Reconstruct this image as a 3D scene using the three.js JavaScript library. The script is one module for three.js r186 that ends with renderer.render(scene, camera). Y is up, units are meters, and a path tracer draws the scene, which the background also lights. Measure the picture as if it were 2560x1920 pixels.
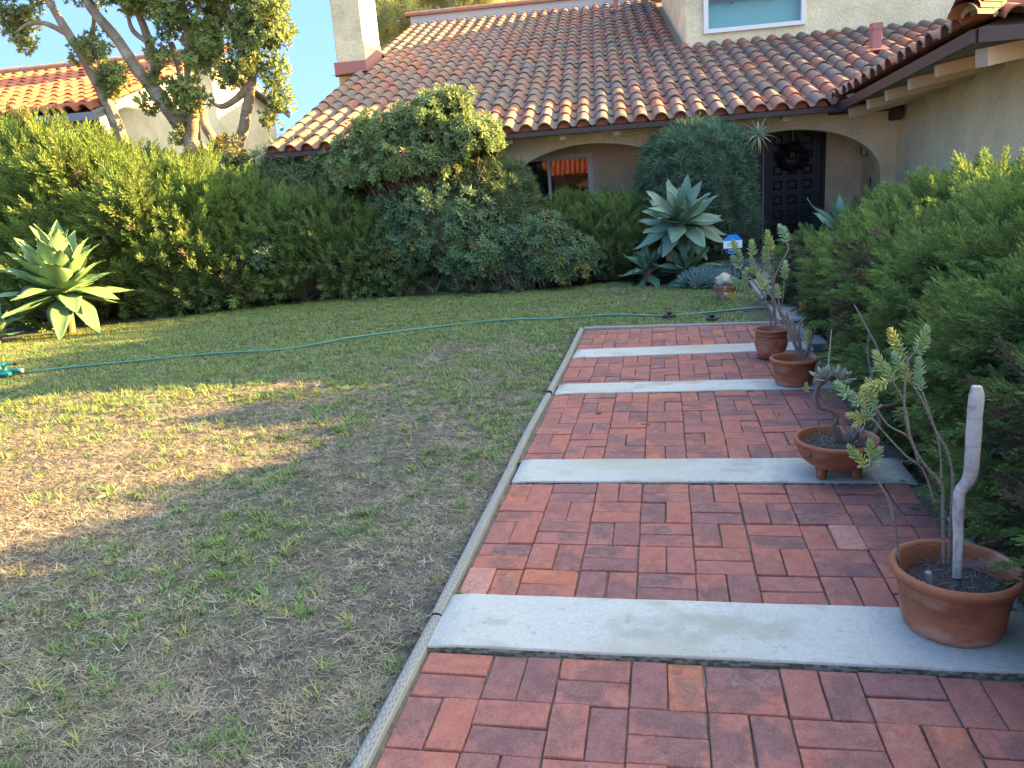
import * as THREE from 'three';
import { mergeGeometries, mergeVertices } from 'three/addons/utils/BufferGeometryUtils.js';
import { RoundedBoxGeometry } from 'three/addons/geometries/RoundedBoxGeometry.js';

// ---------------------------------------------------------------- camera, sky, sun, exposure
const scene = new THREE.Scene();
const camera = new THREE.PerspectiveCamera(53.04, 1024 / 768, 0.05, 600);
camera.position.set(0.74, 1.376, 0);
camera.up.set(0.02291, 0.96547, -0.25951);
camera.lookAt(0.74 - 0.19786, 1.376 - 0.25007, -0.9478);

const SUN_EL = 17.0 * Math.PI / 180, SUN_AZ = 15.5 * Math.PI / 180;   // low sun from the right, a little behind the house front
const sunDir = new THREE.Vector3(Math.cos(SUN_EL) * Math.cos(SUN_AZ), Math.sin(SUN_EL), -Math.cos(SUN_EL) * Math.sin(SUN_AZ));
{
  const W = 512, H = 256, data = new Float32Array(W * H * 4), d = new THREE.Vector3();
  for (let j = 0; j < H; j++) for (let i = 0; i < W; i++) {
    const th = (j + 0.5) / H * Math.PI - Math.PI / 2, ph = ((i + 0.5) / W - 0.5) * 2 * Math.PI;
    d.set(Math.cos(th) * Math.cos(ph), Math.sin(th), Math.cos(th) * Math.sin(ph));
    const e = Math.max(0, d.y), c = Math.max(0, d.dot(sunDir)), k = Math.pow(e, 0.55);
    const low = Math.pow(1 - e, 5);
    const g1 = c * 0.32, g2 = Math.pow(c, 8) * 0.10;
    const r = 0.037 + 0.022 * (1 - k) + 0.024 * low + g1 * 1.28 + g2 * 1.2;
    const g = 0.085 + 0.028 * (1 - k) + 0.018 * low + g1 * 1.22 + g2 * 0.9;
    const b = 0.190 + 0.016 * (1 - k) + 0.006 * low + g1 * 0.84 + g2 * 0.5;
    const o = (j * W + i) * 4;
    data[o] = r; data[o + 1] = g; data[o + 2] = b; data[o + 3] = 1;
  }
  const sky = new THREE.DataTexture(data, W, H, THREE.RGBAFormat, THREE.FloatType);
  sky.mapping = THREE.EquirectangularReflectionMapping; sky.magFilter = THREE.LinearFilter; sky.minFilter = THREE.LinearFilter;
  sky.wrapS = THREE.RepeatWrapping; sky.needsUpdate = true;
  scene.background = sky; scene.environment = sky;
}
const sun = new THREE.DirectionalLight(new THREE.Color().setRGB(1, 0.61, 0.23), 5.0);
sun.target.position.set(0, 0, -8); sun.position.copy(sunDir).multiplyScalar(60).add(sun.target.position);
sun.castShadow = true; sun.shadow.radius = 1.0; sun.shadow.mapSize.set(4096, 4096);
Object.assign(sun.shadow.camera, { left: -22, right: 22, top: 20, bottom: -20, near: 1, far: 140 });
scene.add(sun, sun.target);
const renderer = new THREE.WebGLRenderer({ antialias: true });
renderer.setSize(1024, 768);
renderer.toneMapping = THREE.LinearToneMapping; renderer.toneMappingExposure = 8.5;
renderer.shadowMap.enabled = true; renderer.shadowMap.type = THREE.PCFSoftShadowMap;

// ---------------------------------------------------------------- helpers
const V = (x, y, z) => new THREE.Vector3(x, y, z);
const RGB = (r, g, b) => new THREE.Color().setRGB(r, g, b);
function RNG(seed) { let a = seed >>> 0; const f = () => { a = (a + 0x6D2B79F5) | 0; let t = Math.imul(a ^ (a >>> 15), 1 | a); t = (t + Math.imul(t ^ (t >>> 7), 61 | t)) ^ t; return ((t ^ (t >>> 14)) >>> 0) / 4294967296; }; f.r = (a, b) => a + (b - a) * f(); f.i = n => Math.floor(f() * n); return f; }
const hash2 = (x, y) => { let h = Math.imul(x, 374761393) + Math.imul(y, 668265263) | 0; h = Math.imul(h ^ (h >>> 13), 1274126177); return ((h ^ (h >>> 16)) >>> 0) / 4294967296; };
function vnoise(x, y, px = 0) {                       // value noise, periodic when px > 0
  const xi = Math.floor(x), yi = Math.floor(y), fx = x - xi, fy = y - yi, m = v => px ? ((v % px) + px) % px : v;
  const u = fx * fx * (3 - 2 * fx), v = fy * fy * (3 - 2 * fy);
  const a = hash2(m(xi), m(yi)), b = hash2(m(xi + 1), m(yi)), c = hash2(m(xi), m(yi + 1)), d = hash2(m(xi + 1), m(yi + 1));
  return a + (b - a) * u + (c - a) * v + (a - b - c + d) * u * v;
}
function fbm(x, y, oct = 4, px = 0) { let s = 0, a = 0.5, n = 0; for (let i = 0; i < oct; i++) { s += a * vnoise(x + i * 17 * (px ? 0 : 1), y + i * 31 * (px ? 0 : 1), px); n += a; a *= 0.5; x *= 2; y *= 2; px *= 2; } return s / n; }
const smooth = (a, b, x) => { const t = Math.min(1, Math.max(0, (x - a) / (b - a))); return t * t * (3 - 2 * t); };
const mix = (a, b, t) => a + (b - a) * t;
const toS = v => { v = Math.min(1, Math.max(0, v)); return Math.round(255 * (v <= 0.0031308 ? 12.92 * v : 1.055 * Math.pow(v, 1 / 2.4) - 0.055)); };
function tex(w, h, fn, srgb = true) {                  // fn(u, v) -> linear [r, g, b] (or one value)
  const d = new Uint8Array(w * h * 4);
  for (let j = 0; j < h; j++) for (let i = 0; i < w; i++) {
    const c = fn((i + 0.5) / w, (j + 0.5) / h, i, j), o = (j * w + i) * 4;
    if (srgb) { d[o] = toS(c[0]); d[o + 1] = toS(c[1]); d[o + 2] = toS(c[2]); } else { d[o] = d[o + 1] = d[o + 2] = Math.round(255 * Math.min(1, Math.max(0, c))); }
    d[o + 3] = 255;
  }
  const t = new THREE.DataTexture(d, w, h, THREE.RGBAFormat);
  t.magFilter = THREE.LinearFilter; t.minFilter = THREE.LinearMipmapLinearFilter; t.generateMipmaps = true;
  t.wrapS = t.wrapT = THREE.RepeatWrapping; if (srgb) t.colorSpace = THREE.SRGBColorSpace; t.needsUpdate = true;
  return t;
}
const std = (r, g, b, rough = 0.85, extra = {}) => new THREE.MeshStandardMaterial({ color: RGB(r, g, b), roughness: rough, ...extra });
const phys = (r, g, b, rough = 0.85, extra = {}) => new THREE.MeshPhysicalMaterial({ color: RGB(r, g, b), roughness: rough, ...extra });
const used = {};
function numbered(n) { if (!(n in used)) { used[n] = 0; return n; } used[n]++; return n + '_' + String(used[n]).padStart(3, '0'); }
function mesh(name, g, m, parent) { const o = new THREE.Mesh(g, m); o.name = parent ? name : numbered(name); o.castShadow = o.receiveShadow = true; (parent || scene).add(o); return o; }
function tag(o, label, category, group) { o.userData.label = label; o.userData.category = category; if (group) o.userData.group = group; return o; }
function structure(o, label) { o.userData.kind = 'structure'; if (label) o.userData.label = label; return o; }
function thing(name, label, category, pos = [0, 0, 0], group) { const o = new THREE.Group(); o.name = numbered(name); o.position.set(...pos); scene.add(o); return tag(o, label, category, group); }
function box(w, h, d, x = 0, y = 0, z = 0) { const g = new THREE.BoxGeometry(w, h, d); g.translate(x, y, z); return g; }
function rbox(w, h, d, x = 0, y = 0, z = 0, r = 0.006) { const g = new RoundedBoxGeometry(w, h, d, 1, Math.min(r, w / 2.1, h / 2.1, d / 2.1)); g.translate(x, y, z); return g; }
function boxUV(g, s = 1) {                             // uv in metres by the dominant axis of the normal
  g = g.index ? g.toNonIndexed() : g; if (!g.attributes.normal) g.computeVertexNormals();
  const p = g.attributes.position, n = g.attributes.normal, uv = new Float32Array(p.count * 2);
  for (let i = 0; i < p.count; i++) {
    const ax = Math.abs(n.getX(i)), ay = Math.abs(n.getY(i)), az = Math.abs(n.getZ(i));
    let u, v; if (ay >= ax && ay >= az) { u = p.getX(i); v = p.getZ(i); } else if (ax >= az) { u = p.getZ(i); v = p.getY(i); } else { u = p.getX(i); v = p.getY(i); }
    uv[2 * i] = u * s; uv[2 * i + 1] = v * s;
  }
  g.setAttribute('uv', new THREE.BufferAttribute(uv, 2)); return g;
}
class GB {                                             // geometry collector
  constructor() { this.p = []; this.i = []; this.u = []; this.c = []; }
  v(q, u = 0, w = 0, c) { this.p.push(q.x, q.y, q.z); this.u.push(u, w); if (c) this.c.push(c[0], c[1], c[2]); return this.p.length / 3 - 1; }
  t(a, b, c) { this.i.push(a, b, c); }
  q(a, b, c, d) { this.i.push(a, b, c, a, c, d); }
  build(flat) {
    let g = new THREE.BufferGeometry(); g.setAttribute('position', new THREE.Float32BufferAttribute(this.p, 3)); g.setAttribute('uv', new THREE.Float32BufferAttribute(this.u, 2));
    if (this.c.length === this.p.length) g.setAttribute('color', new THREE.Float32BufferAttribute(this.c, 3));
    g.setIndex(this.i); if (flat) g = g.toNonIndexed(); g.computeVertexNormals(); return g;
  }
}
const basis = d => { const t = d.clone().normalize(), a = Math.abs(t.y) > 0.95 ? V(1, 0, 0) : V(0, 1, 0); const s = V().crossVectors(t, a).normalize(), n = V().crossVectors(s, t); return [t, s, n]; };
function ribbon(b, o, t, s, n, L, W, segs, curl, shape, fold = 0) {   // a leaf: strip along t, bending by -n
  let pa, pb, pc;
  for (let k = 0; k <= segs; k++) {
    const u = k / segs, c = o.clone().addScaledVector(t, L * u).addScaledVector(n, -curl * L * u * u), w = W * 0.5 * shape(u);
    const l = c.clone().addScaledVector(s, -w).addScaledVector(n, fold * w), r = c.clone().addScaledVector(s, w).addScaledVector(n, fold * w);
    const a = b.v(l, 0, u), e = b.v(r, 1, u), m = fold ? b.v(c, 0.5, u) : -1;
    if (k) { if (fold) { b.q(pa, pc, m, a); b.q(pc, pb, e, m); } else b.q(pa, pb, e, a); }
    pa = a; pb = e; pc = m;
  }
}
function limb(b, pts, radii, sides = 8, wob = 0, seed = 1, steps = 0) {   // tapered tube through points
  const curve = new THREE.CatmullRomCurve3(pts.map(p => p.isVector3 ? p : V(...p)), false, 'centripetal'), n = steps || Math.max(2, (pts.length - 1) * 4);
  const R = RNG(seed); let nrm = null, prev = null, L = 0, lastP = null;
  for (let k = 0; k <= n; k++) {
    const u = k / n, c = curve.getPoint(u), t = curve.getTangent(u).normalize();
    if (!nrm) nrm = basis(t)[1]; nrm.addScaledVector(t, -nrm.dot(t)).normalize(); const bi = V().crossVectors(t, nrm);
    const f = u * (radii.length - 1), i = Math.min(radii.length - 2, Math.floor(f)), r0 = radii.length > 1 ? mix(radii[i], radii[i + 1], f - i) : radii[0];
    if (lastP) L += c.distanceTo(lastP); lastP = c;
    const ring = [];
    for (let a = 0; a <= sides; a++) { const th = a / sides * 2 * Math.PI, r = r0 * (1 + wob * (vnoise(L * 9 + seed, (a % sides) * 1.7) - 0.5)); ring.push(b.v(c.clone().addScaledVector(nrm, Math.cos(th) * r).addScaledVector(bi, Math.sin(th) * r), a / sides * 0.3, L)); }
    if (prev) for (let a = 0; a < sides; a++) b.q(prev[a], prev[a + 1], ring[a + 1], ring[a]);
    if (k === n) { const m = b.v(c, 0, L); for (let a = 0; a < sides; a++) b.t(ring[a], ring[a + 1], m); }
    prev = ring;
  }
  return b;
}
const lathe = (pts, seg = 48) => new THREE.LatheGeometry(pts.map(([x, y]) => new THREE.Vector2(x, y)), seg);
const ease = u => Math.sin(Math.PI * Math.min(1, u * 0.96 + 0.04));
const shpOval = u => Math.pow(Math.sin(Math.PI * Math.pow(u, 0.8)), 0.75) + (u < 0.05 ? 0.1 : 0), shpNeedle = u => 1 - 0.85 * u * u, shpOb = u => Math.min(1, u * 1.5 + 0.12) * Math.pow(Math.max(0, 1 - Math.pow(u, 5)), 0.6);
const _m = new THREE.Matrix4(), _q = new THREE.Quaternion(), _q2 = new THREE.Quaternion(), _s = V(), _up = V(0, 1, 0);
// instances: list of { p, d (direction of the clump's +y), s, c }
function instances(name, parent, geom, mat, list, seed, label) {
  const R = RNG(seed), im = new THREE.InstancedMesh(geom, mat, list.length); im.name = parent ? name : numbered(name);
  list.forEach((e, k) => {
    _q.setFromUnitVectors(_up, e.d || _up); _q2.setFromAxisAngle(_up, e.a !== undefined ? e.a : R() * 6.2832); _q.multiply(_q2);
    _s.setScalar(e.s || 1); if (e.sy) _s.y *= e.sy; _m.compose(e.p, _q, _s); im.setMatrixAt(k, _m); if (e.c) im.setColorAt(k, e.c);
  });
  im.userData.kind = 'stuff'; if (label) im.userData.label = label; im.castShadow = im.receiveShadow = true; (parent || scene).add(im); return im;
}
// ---------------------------------------------------------------- materials
const R0 = RNG(11);
const stuccoMap = tex(512, 512, (u, v) => { const n = fbm(u * 8, v * 8, 5, 8), f = fbm(u * 70, v * 90, 2, 90), t = fbm(u * 3 + 5, v * 3, 3, 3); const k = 0.78 + 0.26 * n + 0.18 * (f - 0.5) - 0.13 * smooth(0.50, 0.70, t); return [0.86 * k, 0.76 * k, 0.49 * k * (0.97 + 0.06 * n)]; });
const stuccoBump = tex(512, 512, (u, v) => 0.6 * fbm(u * 40, v * 40, 3, 40) + 0.4 * fbm(u * 150, v * 150, 2, 150), false);
const mStucco = new THREE.MeshStandardMaterial({ map: stuccoMap, bumpMap: stuccoBump, bumpScale: 0.016, roughness: 0.95 });
const mStuccoPale = new THREE.MeshStandardMaterial({ map: stuccoMap, color: RGB(1.0, 1.02, 1.1), bumpMap: stuccoBump, bumpScale: 0.006, roughness: 0.95 });
const mBeam = std(0.46, 0.37, 0.25, 0.8), mGutter = std(0.055, 0.034, 0.032, 0.45), mSoffit = std(0.30, 0.24, 0.17, 0.9);
const mWhite = std(0.78, 0.78, 0.76, 0.45), mFlash = std(0.40, 0.17, 0.145, 0.6), mGalv = std(0.46, 0.47, 0.47, 0.45), mBlack = std(0.015, 0.015, 0.017, 0.5);
const mDoor = std(0.013, 0.019, 0.024, 0.42), mDoorPanel = std(0.016, 0.022, 0.027, 0.38), mBrass = std(0.45, 0.33, 0.14, 0.3, { metalness: 0.9 }), mSteel = std(0.55, 0.55, 0.53, 0.3, { metalness: 0.9 });
const mGlass = phys(1, 1, 1, 0.03, { transmission: 1, thickness: 0, ior: 1.5 });
const speck = tex(256, 256, (u, v) => { const n = fbm(u * 6, v * 6, 4, 6), f = fbm(u * 60, v * 60, 2, 60); const k = 0.74 + 0.26 * n + 0.2 * (f - 0.5); return [k, k, k]; });
const clayMap = tex(512, 512, (u, v) => { const n = fbm(u * 5, v * 5, 5, 5), f = fbm(u * 70, v * 70, 2, 70), s = smooth(0.54, 0.72, fbm(u * 7 + 3, v * 7, 5, 7)), dk = smooth(0.52, 0.72, fbm(u * 5 + 2, v * 5 + 4, 5, 5)); const k = (0.66 + 0.44 * n + 0.24 * (f - 0.5)) * (1 - 0.28 * dk); return [(0.39 * k) + 0.09 * s, 0.135 * k + 0.10 * s, 0.060 * k + 0.09 * s]; });
const clayBump = tex(256, 256, (u, v) => fbm(u * 30, v * 90, 3, 30), false);
const mClay = new THREE.MeshStandardMaterial({ map: clayMap, bumpMap: clayBump, bumpScale: 0.0015, roughness: 0.85 });
const mClayRed = new THREE.MeshStandardMaterial({ map: clayMap, color: RGB(1.0, 0.93, 1.05), bumpMap: clayBump, bumpScale: 0.0012, roughness: 0.7 });
const mClayOld = new THREE.MeshStandardMaterial({ map: tex(256, 256, (u, v) => { const s = smooth(0.42, 0.62, fbm(u * 7, v * 5 + 2, 5, 0)), k = 0.8 + 0.3 * fbm(u * 30, v * 30, 3); return [mix(0.33, 0.42, s) * k, mix(0.125, 0.31, s) * k, mix(0.065, 0.25, s) * k]; }), roughness: 0.95 });
const soilMap = tex(512, 512, (u, v) => { const n = fbm(u * 10, v * 10, 5, 10), f = fbm(u * 100, v * 100, 2, 100), k = 0.6 + 0.5 * n + 0.5 * (f - 0.5); return [0.30 * k, 0.26 * k, 0.20 * k]; });
const soilBump = tex(512, 512, (u, v) => fbm(u * 24, v * 24, 5, 24), false);
const mSoil = new THREE.MeshStandardMaterial({ map: soilMap, color: RGB(0.55, 0.52, 0.50), bumpMap: soilBump, bumpScale: 0.02, roughness: 1 });
const barkMap = tex(256, 512, (u, v) => { const n = fbm(u * 6, v * 18, 5, 6), k = 0.62 + 0.55 * n, l = smooth(0.55, 0.8, fbm(u * 7 + 4, v * 6 + 1, 4, 0)); return [mix(0.30, 0.40, l) * k, mix(0.235, 0.34, l) * k, mix(0.165, 0.26, l) * k]; });
const mBark = new THREE.MeshStandardMaterial({ map: barkMap, bumpMap: tex(256, 512, (u, v) => fbm(u * 8, v * 26, 4, 8), false), bumpScale: 0.012, roughness: 0.95 });
const mTwig = std(0.12, 0.09, 0.065, 0.95), mTwigGrey = std(0.20, 0.17, 0.15, 0.95);
const leafMat = (rough = 0.6, tr = 0.25, c = [1, 1, 1]) => tr ? phys(c[0], c[1], c[2], 1, { transmission: tr, thickness: 0, clearcoat: rough < 0.7 ? 0.35 : 0, clearcoatRoughness: 0.45, side: THREE.DoubleSide }) : std(c[0], c[1], c[2], rough, { side: THREE.DoubleSide });

// ---------------------------------------------------------------- ground and lawn
const LX = 0.5;
function greenness(x, d) {            // how much living grass: patches, more away from the path's near end, raised to tint the sunlit patch yellow-green
  const n = fbm(x * 0.9 + 40, d * 0.9 + 7, 4), m = fbm(x * 3.1 + 9, d * 3.1 + 60, 3);
  return smooth(0.40, 0.74, 0.55 * n + 0.45 * m + 0.25 * smooth(3.5, 7.5, d) - 0.06 * smooth(4.5, 1.5, d) - 0.05 * smooth(-1.2, 0, x) + 0.09 * smooth(-1.4, -3, x) * smooth(2.4, 4, d));
}
{
  const g = new THREE.PlaneGeometry(420, 420); g.rotateX(-Math.PI / 2); g.translate(0, -0.075, -60);
  const uv = g.attributes.uv; for (let i = 0; i < uv.count; i++) uv.setXY(i, uv.getX(i) * 210, uv.getY(i) * 210);
  const mEarth = mSoil.clone(); mEarth.color = RGB(1, 1, 1);
  structure(mesh('ground', g, mEarth), 'dry soil and dusty ground around the houses');
  // lawn sheet
  const S = 1536, x0 = -12, x1 = 2.0, d0 = -2.0, d1 = 12.0;
  const lt = tex(S, S, (u, v) => {
    const x = mix(x0, x1, u), d = mix(d0, d1, v), gr = greenness(x, d), f = fbm(u * 700, v * 700, 2), c = fbm(u * 130, v * 130, 4), b = fbm(u * 26 + 3, v * 26, 4);
    const k = 0.40 + 0.7 * c + 0.9 * (f - 0.5), bare = smooth(0.55, 0.72, b + 0.12 * smooth(-1.0, -0.1, x) * smooth(4, 2, d));
    let r = mix(0.122, 0.108, bare), g = mix(0.102, 0.094, bare), bl = mix(0.074, 0.078, bare);
    r = mix(r, 0.085, gr * 0.75); g = mix(g, 0.115, gr * 0.75); bl = mix(bl, 0.042, gr * 0.75);
    return [r * k, g * k, bl * k];
  });
  lt.wrapS = lt.wrapT = THREE.ClampToEdgeWrapping;
  const lg = new THREE.PlaneGeometry(x1 - x0, d1 - d0, 140, 140); lg.rotateX(-Math.PI / 2); lg.translate((x0 + x1) / 2, 0, -(d0 + d1) / 2);
  const p = lg.attributes.position;
  for (let i = 0; i < p.count; i++) { const x = p.getX(i), d = -p.getZ(i), near = smooth(0.15, -0.5, x) ; p.setY(i, -0.035 + (d > 7.15 && x > -0.3 ? 0.012 : 0) + 0.03 * (fbm(x * 1.6, d * 1.6, 4) - 0.5) * Math.max(near, smooth(7.3, 7.8, d)) - 0.03 * smooth(-0.08, 0.0, x) * smooth(7.2, 7.1, d)); }
  lg.computeVertexNormals();
  structure(mesh('lawn', lg, new THREE.MeshStandardMaterial({ map: lt, bumpMap: (() => { const t = tex(512, 512, (u, v) => fbm(u * 60, v * 60, 4, 60), false); t.repeat.set(10, 10); return t; })(), bumpScale: 0.016, roughness: 1 })), 'patchy drought-dry lawn beside the brick path');
}
const lawnY = (x, d) => -0.035 + 0.03 * (fbm(x * 1.6, d * 1.6, 4) - 0.5) * Math.max(smooth(0.15, -0.5, x), smooth(7.3, 7.8, d)) + (d > 7.15 && x > -0.3 ? 0.012 : 0);

// ---------------------------------------------------------------- brick path
const MOD = 0.206;
const sections = [{ d0: 0.347, rows: 8 }, { d0: 2.325, rows: 5 }, { d0: 3.671, rows: 6 }, { d0: 5.173, rows: 4 }, { d0: 6.314, rows: 4 }];
{
  const cells = 8, T = 1024, R = RNG(77), info = [];
  for (let k = 0; k < 64; k++) {
    const t = R(), base = t < 0.42 ? [0.40, 0.130, 0.090] : t < 0.70 ? [0.36, 0.128, 0.098] : t < 0.86 ? [0.265, 0.105, 0.094] : [0.47, 0.145, 0.075];
    info.push({ base, burn: R() < 0.62 ? R.r(0.35, 1.0) : R.r(0, 0.2), bx: R.r(0.2, 0.8), by: R.r(0.3, 0.7), br: R.r(0.28, 0.62), grey: R() < 0.4 ? R.r(0.3, 0.8) : 0.1, o: k * 13.7, pale: k === 37 ? 1 : 0 });
  }
  const map = tex(T, T, (u, v) => {
    const cx = Math.min(7, Math.floor(u * 8)), cy = Math.min(7, Math.floor(v * 8)), q = info[cy * 8 + cx], x = u * 8 - cx, y = v * 8 - cy;
    const n = fbm(x * 7 + q.o, y * 4 + q.o, 5), f = fbm(x * 60 + q.o, y * 32, 2), m = fbm(x * 22 + q.o, y * 12 + q.o, 3);
    const dd = Math.hypot((x - q.bx), (y - q.by) * 0.7) / q.br + (n - 0.5) * 1.1, burn = q.burn * smooth(1.15, 0.35, dd);
    let k = 0.70 + 0.40 * n + 0.55 * (f - 0.5); let r = q.base[0] * k, g = q.base[1] * k, b = q.base[2] * k;
    r = mix(r, 0.160 * k, burn * 0.82); g = mix(g, 0.082 * k, burn * 0.78); b = mix(b, 0.080 * k, burn * 0.78);
    const gy = q.grey * smooth(0.50, 0.72, m) * smooth(0.3, 0.6, n); r = mix(r, 0.27, gy * 0.6); g = mix(g, 0.205, gy * 0.6); b = mix(b, 0.165, gy * 0.6);
    if (q.pale) { const pp = 0.45 + 0.55 * smooth(0.50, 0.66, fbm(x * 26 + 3, y * 14 + 8, 4)); r = mix(r, 0.50, pp * 0.55); g = mix(g, 0.30, pp * 0.6); b = mix(b, 0.27, pp * 0.6); }
    const ls = smooth(0.66, 0.74, fbm(x * 95 + q.o, y * 50 + q.o, 2)); r = mix(r, 0.42, ls * 0.28); g = mix(g, 0.26, ls * 0.28); b = mix(b, 0.20, ls * 0.28); const sp = smooth(0.78, 0.84, f); r = mix(r, 0.10, sp * 0.5); g = mix(g, 0.05, sp * 0.5); b = mix(b, 0.045, sp * 0.5);
    return [r, g, b];
  });
  map.wrapS = map.wrapT = THREE.ClampToEdgeWrapping;
  const bump = tex(1024, 1024, (u, v) => 0.6 * fbm(u * 180, v * 90, 3) + 0.4 * fbm(u * 40, v * 24, 3), false);
  const mBrick = new THREE.MeshStandardMaterial({ map, bumpMap: bump, bumpScale: 0.0035, roughness: 0.9 });
  const geo = [];
  for (let k = 0; k < 64; k++) {
    const b = new GB(), L = 0.2015 + R.r(-0.002, 0.001), W = 0.0998 + R.r(-0.0016, 0.0008), cx = k % 8, cy = Math.floor(k / 8), H = 0.055;
    const out = [], rc = [R.r(0.0015, 0.005), R.r(0.0015, 0.005), R.r(0.0015, 0.005), R.r(0.0015, 0.005)];
    if (R() < 0.12) rc[R.i(4)] = R.r(0.010, 0.022);
    const cor = [[-1, -1], [1, -1], [1, 1], [-1, 1]];
    cor.forEach(([sx, sy], i) => { const r = rc[i], c0 = [sx * (L / 2 - r), sy * (W / 2 - r)], a0 = Math.PI + i * Math.PI / 2; for (let a = 0; a <= 2; a++) { const th = a0 + a * Math.PI / 4; out.push([c0[0] + Math.cos(th) * r + R.r(-0.0008, 0.0008), c0[1] + Math.sin(th) * r + R.r(-0.0008, 0.0008)]); }
      const nx = cor[(i + 1) % 4]; for (const f of [0.35, 0.7]) { const px = mix(sx, nx[0], f) * L / 2, py = mix(sy, nx[1], f) * W / 2; out.push([px + R.r(-0.001, 0.0008) * (sy === nx[1] ? 0 : 1), py + R.r(-0.001, 0.0008) * (sx === nx[0] ? 0 : 1)]); } });
    const uvf = (x, z) => [(cx + 0.06 + 0.88 * (x / L + 0.5)) / 8, (cy + 0.06 + 0.88 * (z / W + 0.5)) / 8];
    const rings = [[0.994, -H], [1, -0.006], [0.985, -0.0014], [0.955, 0]].map(([s, y], ri) => out.map(([x, z]) => { const sx = ri < 2 ? x : x - Math.sign(x) * Math.min(Math.abs(x), (1 - s) * 0.09), sz = ri < 2 ? z : z - Math.sign(z) * Math.min(Math.abs(z), (1 - s) * 0.09); return b.v(V(sx, y + (ri > 1 ? R.r(-0.0006, 0.0006) : 0), sz), ...uvf(sx * (ri ? 1 : 0.9), sz * (ri ? 1 : 0.9))); }));
    const n = out.length; for (let r = 0; r < 3; r++) for (let a = 0; a < n; a++) { const a2 = (a + 1) % n; b.q(rings[r][a], rings[r + 1][a], rings[r + 1][a2], rings[r][a2]); }
    const m = b.v(V(0, R.r(-0.0005, 0.001), 0), ...uvf(0, 0)); for (let a = 0; a < n; a++) b.t(rings[3][a], m, rings[3][(a + 1) % n]);
    geo.push(b.build());
  }
  const halfGeo = geo.slice(0, 12).map(g => { const h = g.clone(); h.scale(0.5, 1, 1); return h; });
  const RB = RNG(501);
  sections.forEach((s, si) => {
    const grp = new THREE.Group(); grp.name = numbered('brick_paving'); scene.add(grp); structure(grp, ['nearest basket-weave panel of red brick, in front of the first concrete band', 'red brick panel of five rows behind the first concrete band', 'red brick panel of six rows between two concrete bands', 'red brick panel of four rows between the far concrete bands', 'last red brick panel ending at the rear timber edging'][si]);
    const bed = mesh('sand_bed', boxUV(box(1.86, 0.03, s.rows * MOD + 0.02, 0.905, -0.0255, -(s.d0 + s.rows * MOD / 2))), mSoil, grp); bed.userData.kind = 'stuff';
    const pick = () => { const q = RB.i(64); return geo[q === 37 ? 36 : q]; };
    const skew = [-0.010, 0.0, 0.006, 0.02, 0.03][si];
    const put = (g, x, d, turn) => { const o = new THREE.Mesh(g, mBrick); o.name = 'brick'; o.castShadow = o.receiveShadow = true; o.position.set(x + RB.r(-0.0018, 0.0018), RB.r(-0.004, 0.003), -(d + skew * (x - 0.9) * (si > 2 ? 1 : 0)) + RB.r(-0.0018, 0.0018)); o.rotation.set(RB.r(-0.014, 0.014), turn + RB.r(-0.014, 0.014) + (RB() < 0.5 ? Math.PI : 0), RB.r(-0.014, 0.014)); grp.add(o); };
    for (let r = 0; r < s.rows; r++) for (let c = 0; c < 9; c++) {
      const x = (c + 0.5) * MOD, d = s.d0 + (r + 0.5) * MOD, hor = ((c + r + [1, 1, 0, 0, 0][si]) % 2) === 0;
      if (c === 8) { if (hor) { put(halfGeo[RB.i(12)], x - MOD / 4, d - MOD / 4, 0); put(halfGeo[RB.i(12)], x - MOD / 4, d + MOD / 4, 0); } else put(pick(), x - MOD / 4, d, Math.PI / 2); continue; }
      if (hor) { put(pick(), x, d - MOD / 4, 0); put(pick(), x, d + MOD / 4, 0); } else { put(si === 1 && r === 0 && c === 0 ? geo[37] : pick(), x - MOD / 4, d, Math.PI / 2); put(si === 1 && r === 2 && c === 6 ? geo[37] : pick(), x + MOD / 4, d, Math.PI / 2); }
    }
  });
}
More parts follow.
